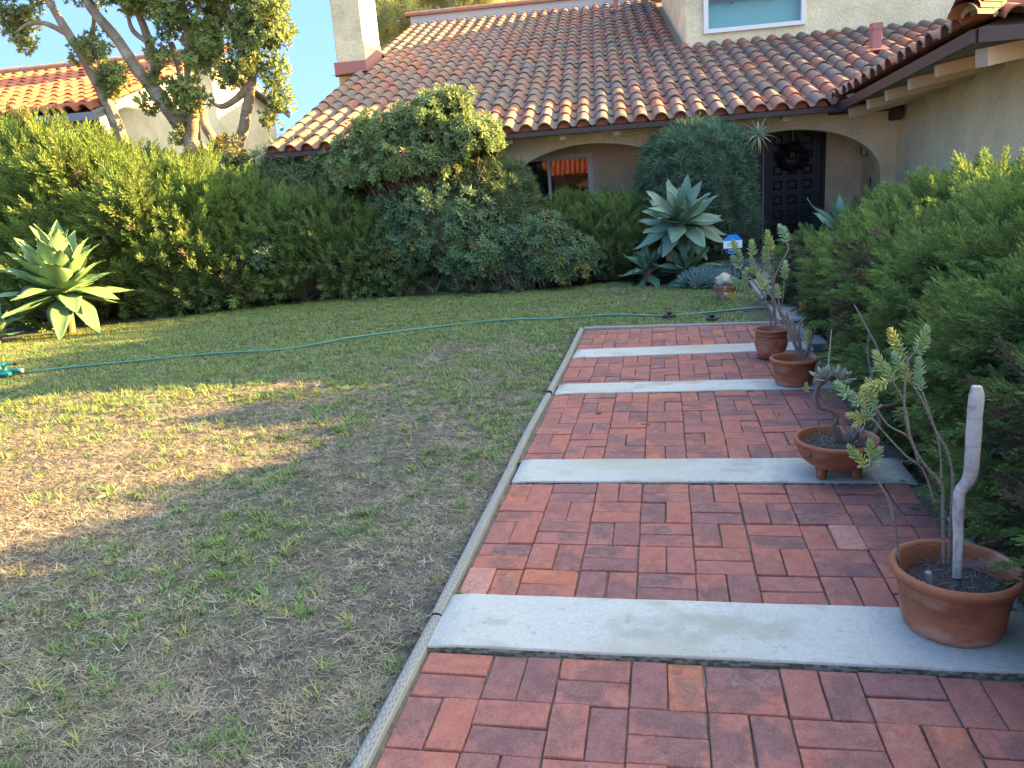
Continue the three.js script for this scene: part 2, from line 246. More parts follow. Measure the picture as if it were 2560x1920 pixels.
// concrete bands between the brick panels
{
  const cm = tex(1024, 512, (u, v) => { const n = fbm(u * 6, v * 3, 5), f = fbm(u * 300, v * 150, 2), st = smooth(0.50, 0.70, fbm(u * 10 + 4, v * 7 + 9, 5)), dk = smooth(0.70, 0.84, fbm(u * 70 + 2, v * 60, 4)), yl = smooth(0.48, 0.70, fbm(u * 7 + 20, v * 6 + 3, 4)) ; const k = 0.84 + 0.26 * n + 0.26 * (f - 0.5); let r = 0.475 * k, g = 0.455 * k, b = 0.405 * k; r = mix(r, 0.29, st * 0.6); g = mix(g, 0.275, st * 0.6); b = mix(b, 0.225, st * 0.65); r = mix(r, 0.2, dk * 0.4); g = mix(g, 0.19, dk * 0.4); b = mix(b, 0.17, dk * 0.4); r = mix(r, 0.38, yl * 0.6); g = mix(g, 0.35, yl * 0.6); b = mix(b, 0.27, yl * 0.65); return [r, g, b]; });
  const mConc = new THREE.MeshStandardMaterial({ map: cm, bumpMap: tex(512, 512, (u, v) => 0.5 * fbm(u * 160, v * 160, 3, 160) + 0.5 * fbm(u * 20, v * 20, 3, 20), false), bumpScale: 0.004, roughness: 0.92 });
  const mMoss = new THREE.MeshStandardMaterial({ map: tex(256, 64, (u, v) => { const n = fbm(u * 40, v * 10, 4), m = smooth(0.4, 0.6, n), k = 0.7 + 0.6 * fbm(u * 120, v * 40, 2); return [mix(0.09, 0.24, m) * k, mix(0.085, 0.225, m) * k, mix(0.055, 0.185, m) * k]; }), roughness: 1 });
  const mWalk = mConc.clone(); mWalk.color = RGB(0.72, 0.72, 0.74);
  const band = (xa, xb, da, db, top, sk, lab, i) => {
    const n = 26, b = new GB(), R = RNG(900 + i), W = 4;
    const cut = 0.006, edge = [];
    const prof = [[0, -0.06, 0], [0, -0.009, 0], [0.003, -0.003, 0], [0.012, 0, 0], [0.5, 0.001, 1], [0.988, 0, 0], [0.997, -0.003, 0], [1, -0.009, 0], [1, -0.06, 0]];
    const rows = [];
    for (let k = 0; k <= n; k++) {
      const x = mix(xa, xb, k / n), e0 = (fbm(x * 9 + i * 7, 1.5, 3) - 0.5) * 0.012, e1 = (fbm(x * 9 + i * 7, 8.5, 3) - 0.5) * 0.012, inset = (k === 0 || k === n) ? 0.012 : 0;
      rows.push(prof.map(([t, y]) => { const d = mix(da + e0, db + e1, t) + sk * (x - 0.9); return b.v(V(x, top + y - (inset && y > -0.01 ? 0.006 : 0), -(d)), x * 0.5 + i * 0.37, d * 1.0 + i * 0.21); }));
    }
    for (let k = 0; k < n; k++) for (let j = 1; j < prof.length - 2; j++) b.q(rows[k][j], rows[k + 1][j], rows[k + 1][j + 1], rows[k][j + 1]);
    for (const e of [0, n]) for (let j = 1; j < prof.length - 2; j++) { e ? b.t(rows[e][0], rows[e][j + 1], rows[e][j]) : b.t(rows[e][0], rows[e][j], rows[e][j + 1]); }
    const o = new THREE.Group(); o.name = numbered('concrete_band'); scene.add(o); structure(o, lab); mesh('slab', b.build(), mConc, o);
    const m = new GB(); for (const j of [0, prof.length - 2]) { let pa, pb; for (let k = 0; k <= n; k++) { const q = [rows[k][j], rows[k][j + 1]].map(w => V(b.p[w * 3], b.p[w * 3 + 1], b.p[w * 3 + 2])); const a = m.v(q[0], q[0].x * 1.3, q[0].y * 6), c = m.v(q[1], q[1].x * 1.3, q[1].y * 6); if (k) j ? m.q(a, pa, pb, c) : m.q(pa, a, c, pb); pa = a; pb = c; } } mesh('grimy_edge', m.build(), mMoss, o); return o;
  };
  band(-0.01, 2.35, 2.006, 2.314, 0.019, 0.0, 'broad pale concrete band under the big flared pot', 0);
  band(0.0, 1.79, 3.366, 3.662, 0.010, 0.0, 'pale concrete band under the footed bowl', 1);
  band(0.0, 1.82, 4.916, 5.164, 0.008, 0.004, 'pale concrete band under the wide plain pot', 2);
  band(0.0, 1.84, 6.008, 6.303, 0.005, 0.02, 'farthest pale concrete band, beside the round-bellied pot', 3);
  // walkway to the porch and the apron behind the last panel
  structure(mesh('walkway', boxUV(rbox(0.95, 0.08, 5.0, 2.225, -0.028, -9.75, 0.01), 0.5), mWalk), 'grey concrete walk running on to the porch step');
  structure(mesh('walkway', boxUV(rbox(0.16, 0.08, 1.0, 1.90, -0.034, -6.72, 0.01), 0.5), mWalk), 'narrow concrete strip beside the last brick panel');
}
// weathered timber edging with rows of incised slits
{
  const wt = tex(256, 1024, (u, v) => { const g = fbm(u * 10 + 3, v * 5, 4), f = fbm(u * 50, v * 14, 3); const row = Math.floor(u * 7), ph = (v * 46 + (row % 2) * 0.5 + hash2(row, 3) * 0.3) % 1, cell = Math.floor(v * 46 + (row % 2) * 0.5 + hash2(row, 3) * 0.3), on = Math.abs((u * 7) % 1 - 0.5) < 0.16 && ph > 0.2 && ph < 0.2 + 0.35 + 0.25 * hash2(row, cell) && row > 0 && row < 6; let k = 0.72 + 0.35 * g + 0.4 * (f - 0.5); if (on) k *= 0.48; return [0.33 * k, 0.315 * k, 0.28 * k]; });
  const wb = tex(256, 1024, (u, v) => { const row = Math.floor(u * 7), ph = (v * 46 + (row % 2) * 0.5 + hash2(row, 3) * 0.3) % 1, cell = Math.floor(v * 46 + (row % 2) * 0.5 + hash2(row, 3) * 0.3), on = Math.abs((u * 7) % 1 - 0.5) < 0.16 && ph > 0.2 && ph < 0.2 + 0.35 + 0.25 * hash2(row, cell) && row > 0 && row < 6; return (on ? 0.2 : 0.75) + 0.25 * (fbm(u * 30, v * 9, 3) - 0.5); }, false);
  const mTimber = new THREE.MeshStandardMaterial({ map: wt, bumpMap: wb, bumpScale: 0.004, roughness: 0.95 });
  const board = (pts, w, label, grp, seed, top = 0.016) => {
    const b = new GB(), prof = [[-1, -0.08], [-1, -0.010], [-0.8, -0.003], [-0.35, 0.0], [0.35, 0], [0.8, -0.004], [1, -0.012], [1, -0.08]], n = 14, rows = []; let L = seed * 0.31;
    const c = new THREE.CatmullRomCurve3(pts.map(q => V(q[0], 0, -q[1])));
    for (let k = 0; k <= n; k++) {
      const q = c.getPoint(k / n), t = c.getTangent(k / n), sx = V(-t.z, 0, t.x).normalize(); if (k) L += c.getLength() / n;
      rows.push(prof.map(([s, y], j) => b.v(V(q.x + sx.x * s * w / 2, top + y + 0.004 * (fbm(L * 3 + seed, 2, 2) - 0.5) - ((k === 0 || k === n) ? 0.004 : 0), q.z + sx.z * s * w / 2), 0.05 + 0.9 * (s * 0.5 + 0.5), L * 0.8)));
    }
    for (let k = 0; k < n; k++) for (let j = 0; j < 7; j++) b.q(rows[k][j], rows[k][j + 1], rows[k + 1][j + 1], rows[k + 1][j]);
    for (const e of [0, n]) for (let j = 1; j < 6; j++) b.t(rows[e][0], rows[e][j], rows[e][j + 1]);
    tag(mesh('timber_edging', b.build(), mTimber), label, 'edging', grp);
  };
  board([[-0.040, 0.9], [-0.036, 1.5], [-0.030, 2.18]], 0.040, 'grey incised timber edging beside the nearest brick panel', null, 1);
  board([[-0.034, 2.19], [-0.036, 2.9], [-0.040, 3.56]], 0.039, 'grey incised timber edging beside the five-row brick panel', null, 2, 0.020);
  board([[-0.046, 3.57], [-0.050, 4.2], [-0.044, 4.93]], 0.039, 'grey incised timber edging beside the six-row brick panel', null, 3, 0.014);
  board([[-0.040, 4.94], [-0.038, 6.0], [-0.046, 7.17]], 0.039, 'long grey timber edging running to the back corner of the path', null, 4, 0.026);
  board([[-0.02, 7.205], [0.8, 7.165], [1.72, 7.12]], 0.05, 'thin grey timber edging across the rear end of the bricks', null, 5, 0.022);
  board([[1.80, 2.36], [1.815, 2.9], [1.83, 3.34]], 0.045, 'grey timber edging half buried at the foot of the clipped juniper hedge', null, 6, -0.004);
}
// ---------------------------------------------------------------- clay S-tiles
const TP = 0.265, TL = 0.505, TE = 0.435;      // column pitch, tile length, exposed length
const tileGeo = (() => {
  const prof = [[0, 0.002], [0.010, 0.034], [0.034, 0.066], [0.068, 0.084], [0.098, 0.088], [0.128, 0.084], [0.162, 0.066], [0.186, 0.034], [0.198, 0.010], [0.216, -0.004], [0.245, -0.005], [0.272, 0.008]];
  const b = new GB(), th = 0.016, lift = 0.026, F = [], B = [], FU = [], FB = [];
  prof.forEach(([u, w], k) => {
    const s = k / (prof.length - 1);
    F.push(b.v(V(u, w + lift, 0), s * 0.9, 0)); B.push(b.v(V(u, w, TL), s * 0.9, 1));
    const dn = Math.max(0, 1 - Math.abs(u - 0.098) / 0.1); FU.push(b.v(V(u, w + lift, 0), s * 0.9, 0)); FB.push(b.v(V(u + (0.098 - u) * 0.10 * (dn > 0 ? 1 : 0), w + lift - th, 0.002), s * 0.9, 0.05));
  });
  for (let k = 0; k < prof.length - 1; k++) { b.q(F[k], F[k + 1], B[k + 1], B[k]); b.q(FB[k], FB[k + 1], FU[k + 1], FU[k]); }
  const U = prof.map(([u, w], k) => b.v(V(u + (Math.abs(u - 0.098) < 0.1 ? (0.098 - u) * 0.10 : 0), w + lift - th, 0.10), 0, 0)), FB2 = prof.map(([u, w], k) => b.v(V(u + (Math.abs(u - 0.098) < 0.1 ? (0.098 - u) * 0.10 : 0), w + lift - th, 0.002), 0, 0.1));
  for (let k = 0; k < prof.length - 1; k++) b.q(FB2[k + 1], FB2[k], U[k], U[k + 1]);
  return b.build();
})();
const tileCols = [[0.335, 0.138, 0.086], [0.305, 0.150, 0.106], [0.270, 0.165, 0.122], [0.235, 0.158, 0.124], [0.208, 0.160, 0.130], [0.270, 0.175, 0.116], [0.245, 0.160, 0.116], [0.290, 0.155, 0.110], [0.198, 0.152, 0.128]];
const mTiles = tileCols.map(c => new THREE.MeshStandardMaterial({ color: RGB(c[0] * 1.12, c[1] * 1.12, c[2] * 1.12), map: speck, roughness: 0.97 }));
const orangeCols = [[0.44, 0.125, 0.055], [0.41, 0.112, 0.048], [0.47, 0.14, 0.062], [0.39, 0.12, 0.055]];
const mOrange = orangeCols.map(c => new THREE.MeshStandardMaterial({ color: RGB(c[0] * 1.1, c[1] * 1.1, c[2] * 1.1), map: speck, roughness: 0.8 }));
const mTileField = new THREE.MeshStandardMaterial({ map: speck, vertexColors: true, roughness: 0.97 });
// lay tiles on a plane: origin at the eave, u across, v up the slope (unit vectors); keep(c, r, pos) picks; the nearest `single` become parts
function layTiles(part, origin, u, v, cols, rows, keep, mats, rgb, single, seed, camLocal, e0 = TE) {
  const R = RNG(seed), n = V().crossVectors(v, u).normalize(); if (n.y < 0) n.negate();
  const list = [];
  for (let c = 0; c < cols; c++) for (let r = 0; r < rows; r++) {
    const p = origin.clone().addScaledVector(u, c * TP).addScaledVector(v, r * e0), k = R.i(mats.length), j = [R.r(-0.005, 0.005), R.r(-0.02, 0.02) - (R() < 0.015 ? 0.06 : 0), R.r(-0.018, 0.018), R.r(0.0, 0.010)];
    const mid = p.clone().addScaledVector(v, e0 / 2).addScaledVector(u, TP / 2);
    if (keep && !keep(mid, c, r)) continue;
    const m = new THREE.Matrix4().makeBasis(u.clone(), n.clone(), v.clone());
    const rot = new THREE.Matrix4().makeRotationY(j[2]); m.multiply(rot); m.setPosition(p.addScaledVector(u, j[0]).addScaledVector(v, j[1]).addScaledVector(n, j[3]));
    list.push({ m, k, dist: mid.distanceTo(camLocal) });
  }
  list.sort((a, b) => a.dist - b.dist);
  const rest = [];
  list.forEach((t, i) => {
    if (i < single) { const o = new THREE.Mesh(tileGeo, mats[t.k]); o.name = 'roof_tile'; o.castShadow = o.receiveShadow = true; o.applyMatrix4(t.m); part.add(o); }
    else { const g = tileGeo.clone().applyMatrix4(t.m); if (t.m.determinant() < 0) { const ix = g.index.array; for (let q = 0; q < ix.length; q += 3) { const w = ix[q]; ix[q] = ix[q + 1]; ix[q + 1] = w; } } const c = rgb[t.k], a = new Float32Array(g.attributes.position.count * 3); for (let q = 0; q < a.length; q += 3) { a[q] = c[0] * 1.12; a[q + 1] = c[1] * 1.12; a[q + 2] = c[2] * 1.12; } g.setAttribute('color', new THREE.BufferAttribute(a, 3)); rest.push(g); }
  });
  if (rest.length) { const o = mesh('tile_field', mergeGeometries(rest), mTileField, part); o.userData.kind = 'stuff'; }
}

// ---------------------------------------------------------------- the house (local x along the front, z towards the street; n = -z is depth behind the door plane)
const HOUSE = thing('stucco_house', 'cream stucco house with arched porch, dark double door and weathered clay tile roof', 'house', [2.30, 0, -13.08]);
HOUSE.rotation.y = 4.3 * Math.PI / 180; HOUSE.updateMatrixWorld(true);
const H = (x, y, n) => V(x, y, -n);
const camH = HOUSE.worldToLocal(camera.position.clone());
const SL = 0.335, EAVE = -1.62, EY = 2.09, RIDGE = 9.0;            // main slope
const roofY = n => EY + SL * (n - EAVE);
{
  const h = HOUSE, ext = (shape, depth, zBack) => { const g = new THREE.ExtrudeGeometry(shape, { depth, bevelEnabled: true, bevelSize: 0.012, bevelThickness: 0.012, bevelSegments: 2, curveSegments: 28 }); g.translate(0, 0, zBack); return boxUV(g, 0.5); };
  const archHole = (xc, hw, yc, b, y0) => { const p = new THREE.Path(); p.moveTo(xc - hw, y0); p.lineTo(xc - hw, yc); for (let k = 1; k < 40; k++) { const a = Math.PI - k / 40 * Math.PI; p.lineTo(xc + Math.cos(a) * hw, yc + Math.sin(a) * b); } p.lineTo(xc + hw, yc); p.lineTo(xc + hw, y0); p.lineTo(xc - hw, y0); return p; };
  // arched front wall
  const s = new THREE.Shape(); s.moveTo(-7.1, -0.05); s.lineTo(1.6, -0.05); s.lineTo(1.6, 2.17); s.lineTo(-7.1, 2.17); s.lineTo(-7.1, -0.05);
  s.holes.push(archHole(0.15, 1.27, 1.15, 0.70, 0.02), archHole(-2.68, 1.33, 1.185, 0.70, 0.45));
  mesh('arched_wall', ext(s, 0.17, 0.87), mStucco, h);
  // wall behind the porch, with the openings of window and door
  const b = new THREE.Shape(); b.moveTo(-7.1, -0.05); b.lineTo(1.47, -0.05); b.lineTo(1.47, 2.5); b.lineTo(-7.1, 2.5); b.lineTo(-7.1, -0.05);
  const rect = (x0, x1, y0, y1) => { const p = new THREE.Path(); p.moveTo(x0, y0); p.lineTo(x1, y0); p.lineTo(x1, y1); p.lineTo(x0, y1); p.lineTo(x0, y0); return p; };
  b.holes.push(rect(-4.12, -2.68, 0.36, 1.765), rect(-0.93, 0.93, 0.06, 2.2));
  const bg = new THREE.ExtrudeGeometry(b, { depth: 0.14, bevelEnabled: false }); bg.translate(0, 0, -0.14); mesh('porch_wall', boxUV(bg, 0.5), mStucco, h);
  mesh('porch_side_wall', boxUV(box(0.14, 2.5, 0.89, 1.54, 1.2, 0.445), 0.5), mStucco, h);
  mesh('side_wall', (() => { const g = new GB(), pts = [[-1.05, -0.05], [-1.05, roofY(-1.05) - 0.12], [RIDGE, roofY(RIDGE) - 0.12], [RIDGE, -0.05]], A = pts.map(([n, y]) => g.v(H(-7.14, y, n), n * 0.5, y * 0.5)), B = pts.map(([n, y]) => g.v(H(-6.96, y, n), n * 0.5, y * 0.5)); g.q(...A); g.q(B[3], B[2], B[1], B[0]); for (let k = 0; k < 4; k++) g.q(A[k], B[k], B[(k + 1) % 4], A[(k + 1) % 4]); return g.build(true); })(), mStuccoPale, h);
  mesh('porch_floor', boxUV(box(8.55, 0.2, 0.98, -2.85, 0.0, 0.36), 0.5), std(0.17, 0.14, 0.12, 0.8), h);
  mesh('step', boxUV(rbox(2.2, 0.14, 0.42, 0.15, -0.03, 1.28, 0.012), 0.5), std(0.24, 0.23, 0.21, 0.9), h);
  mesh('porch_ceiling', boxUV(box(8.6, 0.04, 1.0, -2.85, 2.19, 0.38), 0.5), mSoffit, h);
  // window: frame, mullion, panes, curtains
  const win = new THREE.Group(); win.name = 'window'; h.add(win);
  const fr = (x0, x1, y0, y1, z, d = 0.05) => rbox(x1 - x0, y1 - y0, d, (x0 + x1) / 2, (y0 + y1) / 2, z, 0.004);
  mesh('window_frame', mergeGeometries([fr(-2.745, -2.66, 0.34, 1.785, 0.02), fr(-4.14, -4.06, 0.34, 1.785, 0.02), fr(-4.06, -2.745, 1.705, 1.785, 0.018), fr(-4.06, -2.745, 0.34, 0.42, 0.018)]), mWhite, win);
  mesh('mullion', fr(-3.395, -3.345, 0.42, 1.705, 0.01), mWhite, win);
  mesh('pane', box(0.60, 1.285, 0.006, -3.045, 1.0625, -0.015), mGlass, win); mesh('pane', box(0.665, 1.285, 0.006, -3.7275, 1.0625, -0.025), mGlass, win);
  const pleat = (x0, x1) => { const g = new GB(); let pa, pb; for (let k = 0; k <= 60; k++) { const x = mix(x0, x1, k / 60), z = -0.22 + 0.03 * Math.sin(k * 1.35) + 0.008 * Math.sin(k * 3.1); const a = g.v(V(x, 0.3, z)), c = g.v(V(x, 1.74, z)); if (k) g.q(pa, a, c, pb); pa = a; pb = c; } return g.build(); };
  mesh('curtain', pleat(-4.1, -3.45), std(0.085, 0.085, 0.08, 0.95), win); mesh('curtain', pleat(-3.3, -3.12), std(0.08, 0.08, 0.075, 0.95), win);
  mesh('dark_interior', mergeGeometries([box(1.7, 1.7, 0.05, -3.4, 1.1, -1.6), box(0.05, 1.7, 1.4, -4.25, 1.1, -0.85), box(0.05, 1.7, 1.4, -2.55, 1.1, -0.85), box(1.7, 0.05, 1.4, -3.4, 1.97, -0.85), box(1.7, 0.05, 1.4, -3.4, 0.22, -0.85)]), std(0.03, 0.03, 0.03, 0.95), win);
  // double door
  const leaf = (x0, name) => {
    const d = new THREE.Group(); d.name = 'door'; h.add(d); d.userData.label = name;
    mesh('door_leaf', rbox(0.868, 2.03, 0.045, x0 + 0.436, 1.15, -0.04, 0.003), mDoor, d);
    const gb = new GB(), a = 0.082, c = 0.058, e = 0.040, z = [-0.001, 0.014, 0.006];
    const ring = (q, zz) => [[-q, -q], [q, -q], [q, q], [-q, q]].map(([x, y]) => gb.v(V(x, y, zz)));
    const r0 = ring(a, -0.006), r1 = ring(a, 0.012), r1b = ring(a - 0.012, 0.012), r2 = ring(c, 0.001), r3 = ring(e, 0.009);
    for (const [p, q] of [[r0, r1], [r1, r1b], [r1b, r2], [r2, r3]]) for (let k = 0; k < 4; k++) gb.q(p[k], p[(k + 1) % 4], q[(k + 1) % 4], q[k]);
    gb.q(...r3); const pg = gb.build(true);
    for (let i = 0; i < 3; i++) for (let j = 0; j < 8; j++) { const o = mesh('door_panel', pg, mDoorPanel, d); o.position.set(x0 + 0.21 + i * 0.225, 0.375 + j * 0.226, -0.017); }
    return d;
  };
  const dl = leaf(-0.88, 'left door leaf with knob and deadbolt'); leaf(0.006, 'right door leaf with carved square panels');
  const knob = (y, m, r) => { const g = lathe([[0, 0], [r * 1.25, 0], [r * 1.25, 0.008], [r * 0.5, 0.012], [r * 0.5, 0.03], [r, 0.04], [r, 0.052], [r * 0.6, 0.062], [0, 0.064]], 18); g.rotateX(Math.PI / 2); g.translate(-0.07, y, -0.017); return mesh(m === mBrass ? 'knob' : 'deadbolt', g, m, dl); };
  knob(0.90, mBrass, 0.027); knob(1.09, mSteel, 0.026);
  mesh('door_strip', rbox(0.016, 2.03, 0.02, -0.006, 1.15, -0.006, 0.003), std(0.55, 0.56, 0.55, 0.5), h);
  mesh('door_frame', mergeGeometries([rbox(0.055, 2.12, 0.12, 0.905, 1.16, -0.04), rbox(0.055, 2.12, 0.12, -0.905, 1.16, -0.04), rbox(1.755, 0.05, 0.12, 0, 2.19, -0.04)]), std(0.02, 0.025, 0.03, 0.5), h);
  mesh('threshold', mergeGeometries([rbox(1.76, 0.03, 0.16, 0, 0.117, 0.03), rbox(1.76, 0.02, 0.05, 0, 0.142, -0.01)]), std(0.20, 0.13, 0.05, 0.5), h);
  // fittings on the porch's side wall
  const lan = new THREE.Group(); lan.name = 'wall_lantern'; lan.position.set(1.478, 1.50, 0.42); h.add(lan);
  mesh('lantern_frame', mergeGeometries([box(0.012, 0.12, 0.07, -0.006, 0.05, 0).toNonIndexed(), box(0.10, 0.014, 0.014, -0.055, 0.10, 0).toNonIndexed(), (() => { const g = new THREE.ConeGeometry(0.075, 0.06, 6); g.translate(-0.105, 0.095, 0); return g.toNonIndexed(); })(), (() => { const g = new THREE.CylinderGeometry(0.045, 0.04, 0.012, 6); g.translate(-0.105, -0.085, 0); return g.toNonIndexed(); })(), ...[0, 1, 2, 3, 4, 5].map(k => { const a = k / 6 * 6.2832 + 0.5; const g = box(0.006, 0.15, 0.006, -0.105 + Math.cos(a) * 0.052, -0.008, Math.sin(a) * 0.052); return g.toNonIndexed(); })]), mBlack, lan);
  const lg = new THREE.CylinderGeometry(0.052, 0.042, 0.145, 6, 1, true); lg.translate(-0.105, -0.008, 0); mesh('lantern_glass', lg, phys(0.9, 0.95, 1, 0.15, { transmission: 0.8, thickness: 0 }), lan);
  const bell = new THREE.Group(); bell.name = 'doorbell'; bell.position.set(1.476, 1.02, 0.45); h.add(bell);
  mesh('bell_case', rbox(0.02, 0.125, 0.06, -0.01, 0, 0, 0.008), mBlack, bell); mesh('bell_face', rbox(0.006, 0.05, 0.045, -0.022, -0.03, 0, 0.003), mSteel, bell);

  // --- roof over the main wing
  const roof = new THREE.Group(); roof.name = 'roof'; h.add(roof); roof.userData.label = 'mottled grey and terracotta barrel tile roof slope';
  const cosA = 1 / Math.hypot(1, SL), v = V(0, SL * cosA, -cosA), u = V(1, 0, 0);
  // deck
  const deck = (x0, x1, n0, n1, th) => { const g = new GB(); const P = (x, n, dy) => g.v(H(x, roofY(n) + dy - 0.02, n), x * 0.5, n * 0.5); const t = [P(x0, n0, 0), P(x1, n0, 0), P(x1, n1, 0), P(x0, n1, 0)], w = [P(x0, n0, -th), P(x1, n0, -th), P(x1, n1, -th), P(x0, n1, -th)]; g.q(t[0], t[1], t[2], t[3]); g.q(w[3], w[2], w[1], w[0]); for (let k = 0; k < 4; k++) g.q(w[k], w[(k + 1) % 4], t[(k + 1) % 4], t[k]); return g.build(true); };
  mesh('roof_deck', deck(-7.36, 9.0, EAVE + 0.02, RIDGE, 0.05), mSoffit, roof);
  const GX = 0.64, gar = n => 2.12 + (-1.62 - n) * 0.066;      // garage eave line
  const keep = (p) => { const n = -p.z; if (n > 3.05 && p.x > -0.95) return false; if (n > 3.15 && n < 4.85 && p.x < -7.1) return false; if (p.x - GX > (n - EAVE) + 0.5) return false; return true; };
  layTiles(roof, H(-7.36, roofY(EAVE - 0.06), EAVE - 0.06), u, v, 47, 26, keep, mTiles, tileCols, 290, 5, camH);
  const stop = (() => { const s2 = new THREE.Shape(); s2.moveTo(-0.085, 0); for (let k = 0; k <= 12; k++) { const a = Math.PI - k / 12 * Math.PI; s2.lineTo(Math.cos(a) * 0.085, Math.sin(a) * 0.082); } const g = new THREE.ExtrudeGeometry(s2, { depth: 0.03, bevelEnabled: false }); return g; })();
  const mStop = std(0.42, 0.12, 0.07, 0.9);
  for (let c = 0; c < 31; c++) { const o = mesh('eave_closure', stop, mStop, roof); o.position.set(-7.36 + c * TP + 0.098, EY - 0.005, -EAVE - 0.03); }
  mesh('eave_gutter', rbox(8.06, 0.075, 0.06, -7.38 + 4.03, EY - 0.055, -EAVE + 0.015, 0.01), mGutter, h);
  for (let k = -7; k < 5; k++) { const x = -2.296 + k * 0.752 + (k > 2 ? 0.02 : 0); if (x > 0.5) continue; const g = new GB(); const t0 = EAVE + 0.05, t1 = -0.9; const P = (xx, n, y) => g.v(H(xx, y, n)); const a = [P(x - 0.042, t0, roofY(t0) - 0.17), P(x + 0.042, t0, roofY(t0) - 0.17), P(x + 0.042, t0, roofY(t0) - 0.072), P(x - 0.042, t0, roofY(t0) - 0.072)], b2 = [P(x - 0.042, t1, roofY(t1) - 0.2), P(x + 0.042, t1, roofY(t1) - 0.2), P(x + 0.042, t1, roofY(t1) - 0.072), P(x - 0.042, t1, roofY(t1) - 0.072)]; g.q(...a); for (let q = 0; q < 4; q++) g.q(a[q], b2[q], b2[(q + 1) % 4], a[(q + 1) % 4]); mesh('rafter_tail', g.build(true), mBeam, h); }
  mesh('ridge_flashing', box(6.1, 0.30, 0.10, -7.3 + 2.95, roofY(RIDGE) + 0.10, -RIDGE - 0.02), mGalv, roof);
  for (let k = 0; k < 18; k++) { const g = new THREE.CylinderGeometry(0.13, 0.12, 0.37, 8, 1, false, 0, Math.PI); g.rotateZ(Math.PI / 2); g.rotateX(-Math.PI / 2 + Math.PI / 2); const o = mesh('ridge_tile', g, mTiles[[0, 1, 7, 2][k % 4]], roof); o.position.set(-7.35 + k * 0.345, roofY(RIDGE) + 0.25, -RIDGE - 0.02); o.rotation.z = 0.015; }
  // back slope closing the roof
  mesh('rear_roof', (() => { const g = new GB(); const a = [g.v(H(-7.36, roofY(RIDGE) + 0.2, RIDGE + 0.05)), g.v(H(9, roofY(RIDGE) + 0.2, RIDGE + 0.05)), g.v(H(9, 2.4, RIDGE + 8)), g.v(H(-7.36, 2.4, RIDGE + 8))]; g.q(...a); return g.build(true); })(), mTiles[2], roof);
  // flue vents painted like the tiles
  const flue = (x, n, hgt, w) => { const o = new THREE.Group(); o.name = 'roof_vent'; o.position.copy(H(x, roofY(n), n)); roof.add(o); mesh('vent_pipe', rbox(w, hgt, w, 0, hgt / 2, 0, 0.01), mFlash, o); mesh('vent_cap', rbox(w * 1.12, hgt * 0.22, w * 1.12, 0, hgt * 0.92, 0, 0.01), mFlash, o); const f = rbox(w * 2.2, 0.02, w * 2.2, 0, 0, 0, 0.006); f.rotateX(Math.atan(SL)); f.translate(0, 0.10, 0.02); mesh('vent_flashing', f, mFlash, o); };
  flue(1.93, 1.02, 0.46, 0.15); flue(-2.0, 7.8, 0.42, 0.12);
  // chimney
  const ch = new THREE.Group(); ch.name = 'chimney'; h.add(ch);
  mesh('chimney_stack', boxUV(rbox(0.60, 7.8, 1.25, -7.50, 3.85, -4.12, 0.015), 0.5), mStucco, ch);
  mesh('chimney_flashing', (() => { const g = new GB(); const P = (x, n, y) => g.v(H(x, y, n)); const y0 = roofY(3.45), y1 = roofY(4.78); const a = [P(-7.86, 3.47, y0 - 0.02), P(-7.19, 3.47, y0 - 0.02), P(-7.19, 3.47, y0 + 0.26), P(-7.86, 3.47, y0 + 0.26)]; g.q(...a); const c = [P(-7.19, 3.47, y0 - 0.02), P(-7.19, 4.78, y1 - 0.02), P(-7.19, 4.78, y1 + 0.27), P(-7.19, 3.47, y0 + 0.26)]; g.q(...c); g.q(...[P(-7.86, 3.47, y0 + 0.26), P(-7.19, 3.47, y0 + 0.26), P(-7.22, 3.51, y0 + 0.265), P(-7.82, 3.51, y0 + 0.265)]); const w = [P(-7.9, 3.2, roofY(3.2) + 0.06), P(-7.1, 3.2, roofY(3.2) + 0.1), P(-7.1, 3.48, y0 + 0.03), P(-7.9, 3.48, y0 + 0.03)]; g.q(...w); return g.build(true); })(), mFlash, ch);
  // second storey
  const up = new THREE.Group(); up.name = 'upper_storey'; h.add(up);
  const us = new THREE.Shape(); us.moveTo(-0.86, 3.2); us.lineTo(6.6, 3.2); us.lineTo(6.6, 6.3); us.lineTo(-0.86, 6.3); us.lineTo(-0.86, 3.2); us.holes.push(rect(-0.52, 1.27, 3.83, 4.45));
  const ug = new THREE.ExtrudeGeometry(us, { depth: 0.2, bevelEnabled: false }); ug.translate(0, 0, -3.1); mesh('upper_front_wall', boxUV(ug, 0.5), mStucco, up);
  mesh('upper_side_wall', boxUV(mergeGeometries([box(0.18, 3.6, 5.2, -0.77, 4.5, -5.7), box(0.18, 3.6, 5.2, 6.51, 4.5, -5.7), box(7.1, 3.6, 0.18, 2.87, 4.5, -8.21)]), 0.5), mStucco, up);
  mesh('upper_roof', (() => { const g = new GB(), x0 = -1.35, x1 = 7.1, n0 = 2.35, n1 = 8.8, y = 6.2, P = (x, n, yy) => g.v(H(x, yy, n)); const a = [P(x0, n0, y), P(x1, n0, y), P(x1, n1, y), P(x0, n1, y)], r = [P(1.6, 5.6, 7.15), P(4.2, 5.6, 7.15)]; g.q(a[0], a[1], r[1], r[0]); g.t(a[1], a[2], r[1]); g.q(a[2], a[3], r[0], r[1]); g.t(a[3], a[0], r[0]); g.q(a[3], a[2], a[1], a[0]); return g.build(true); })(), mTiles[1], up);
  const uw = new THREE.Group(); uw.name = 'upper_window'; up.add(uw); const X0 = -0.535, X1 = 1.285, Y0 = 3.815, Y1 = 4.465;
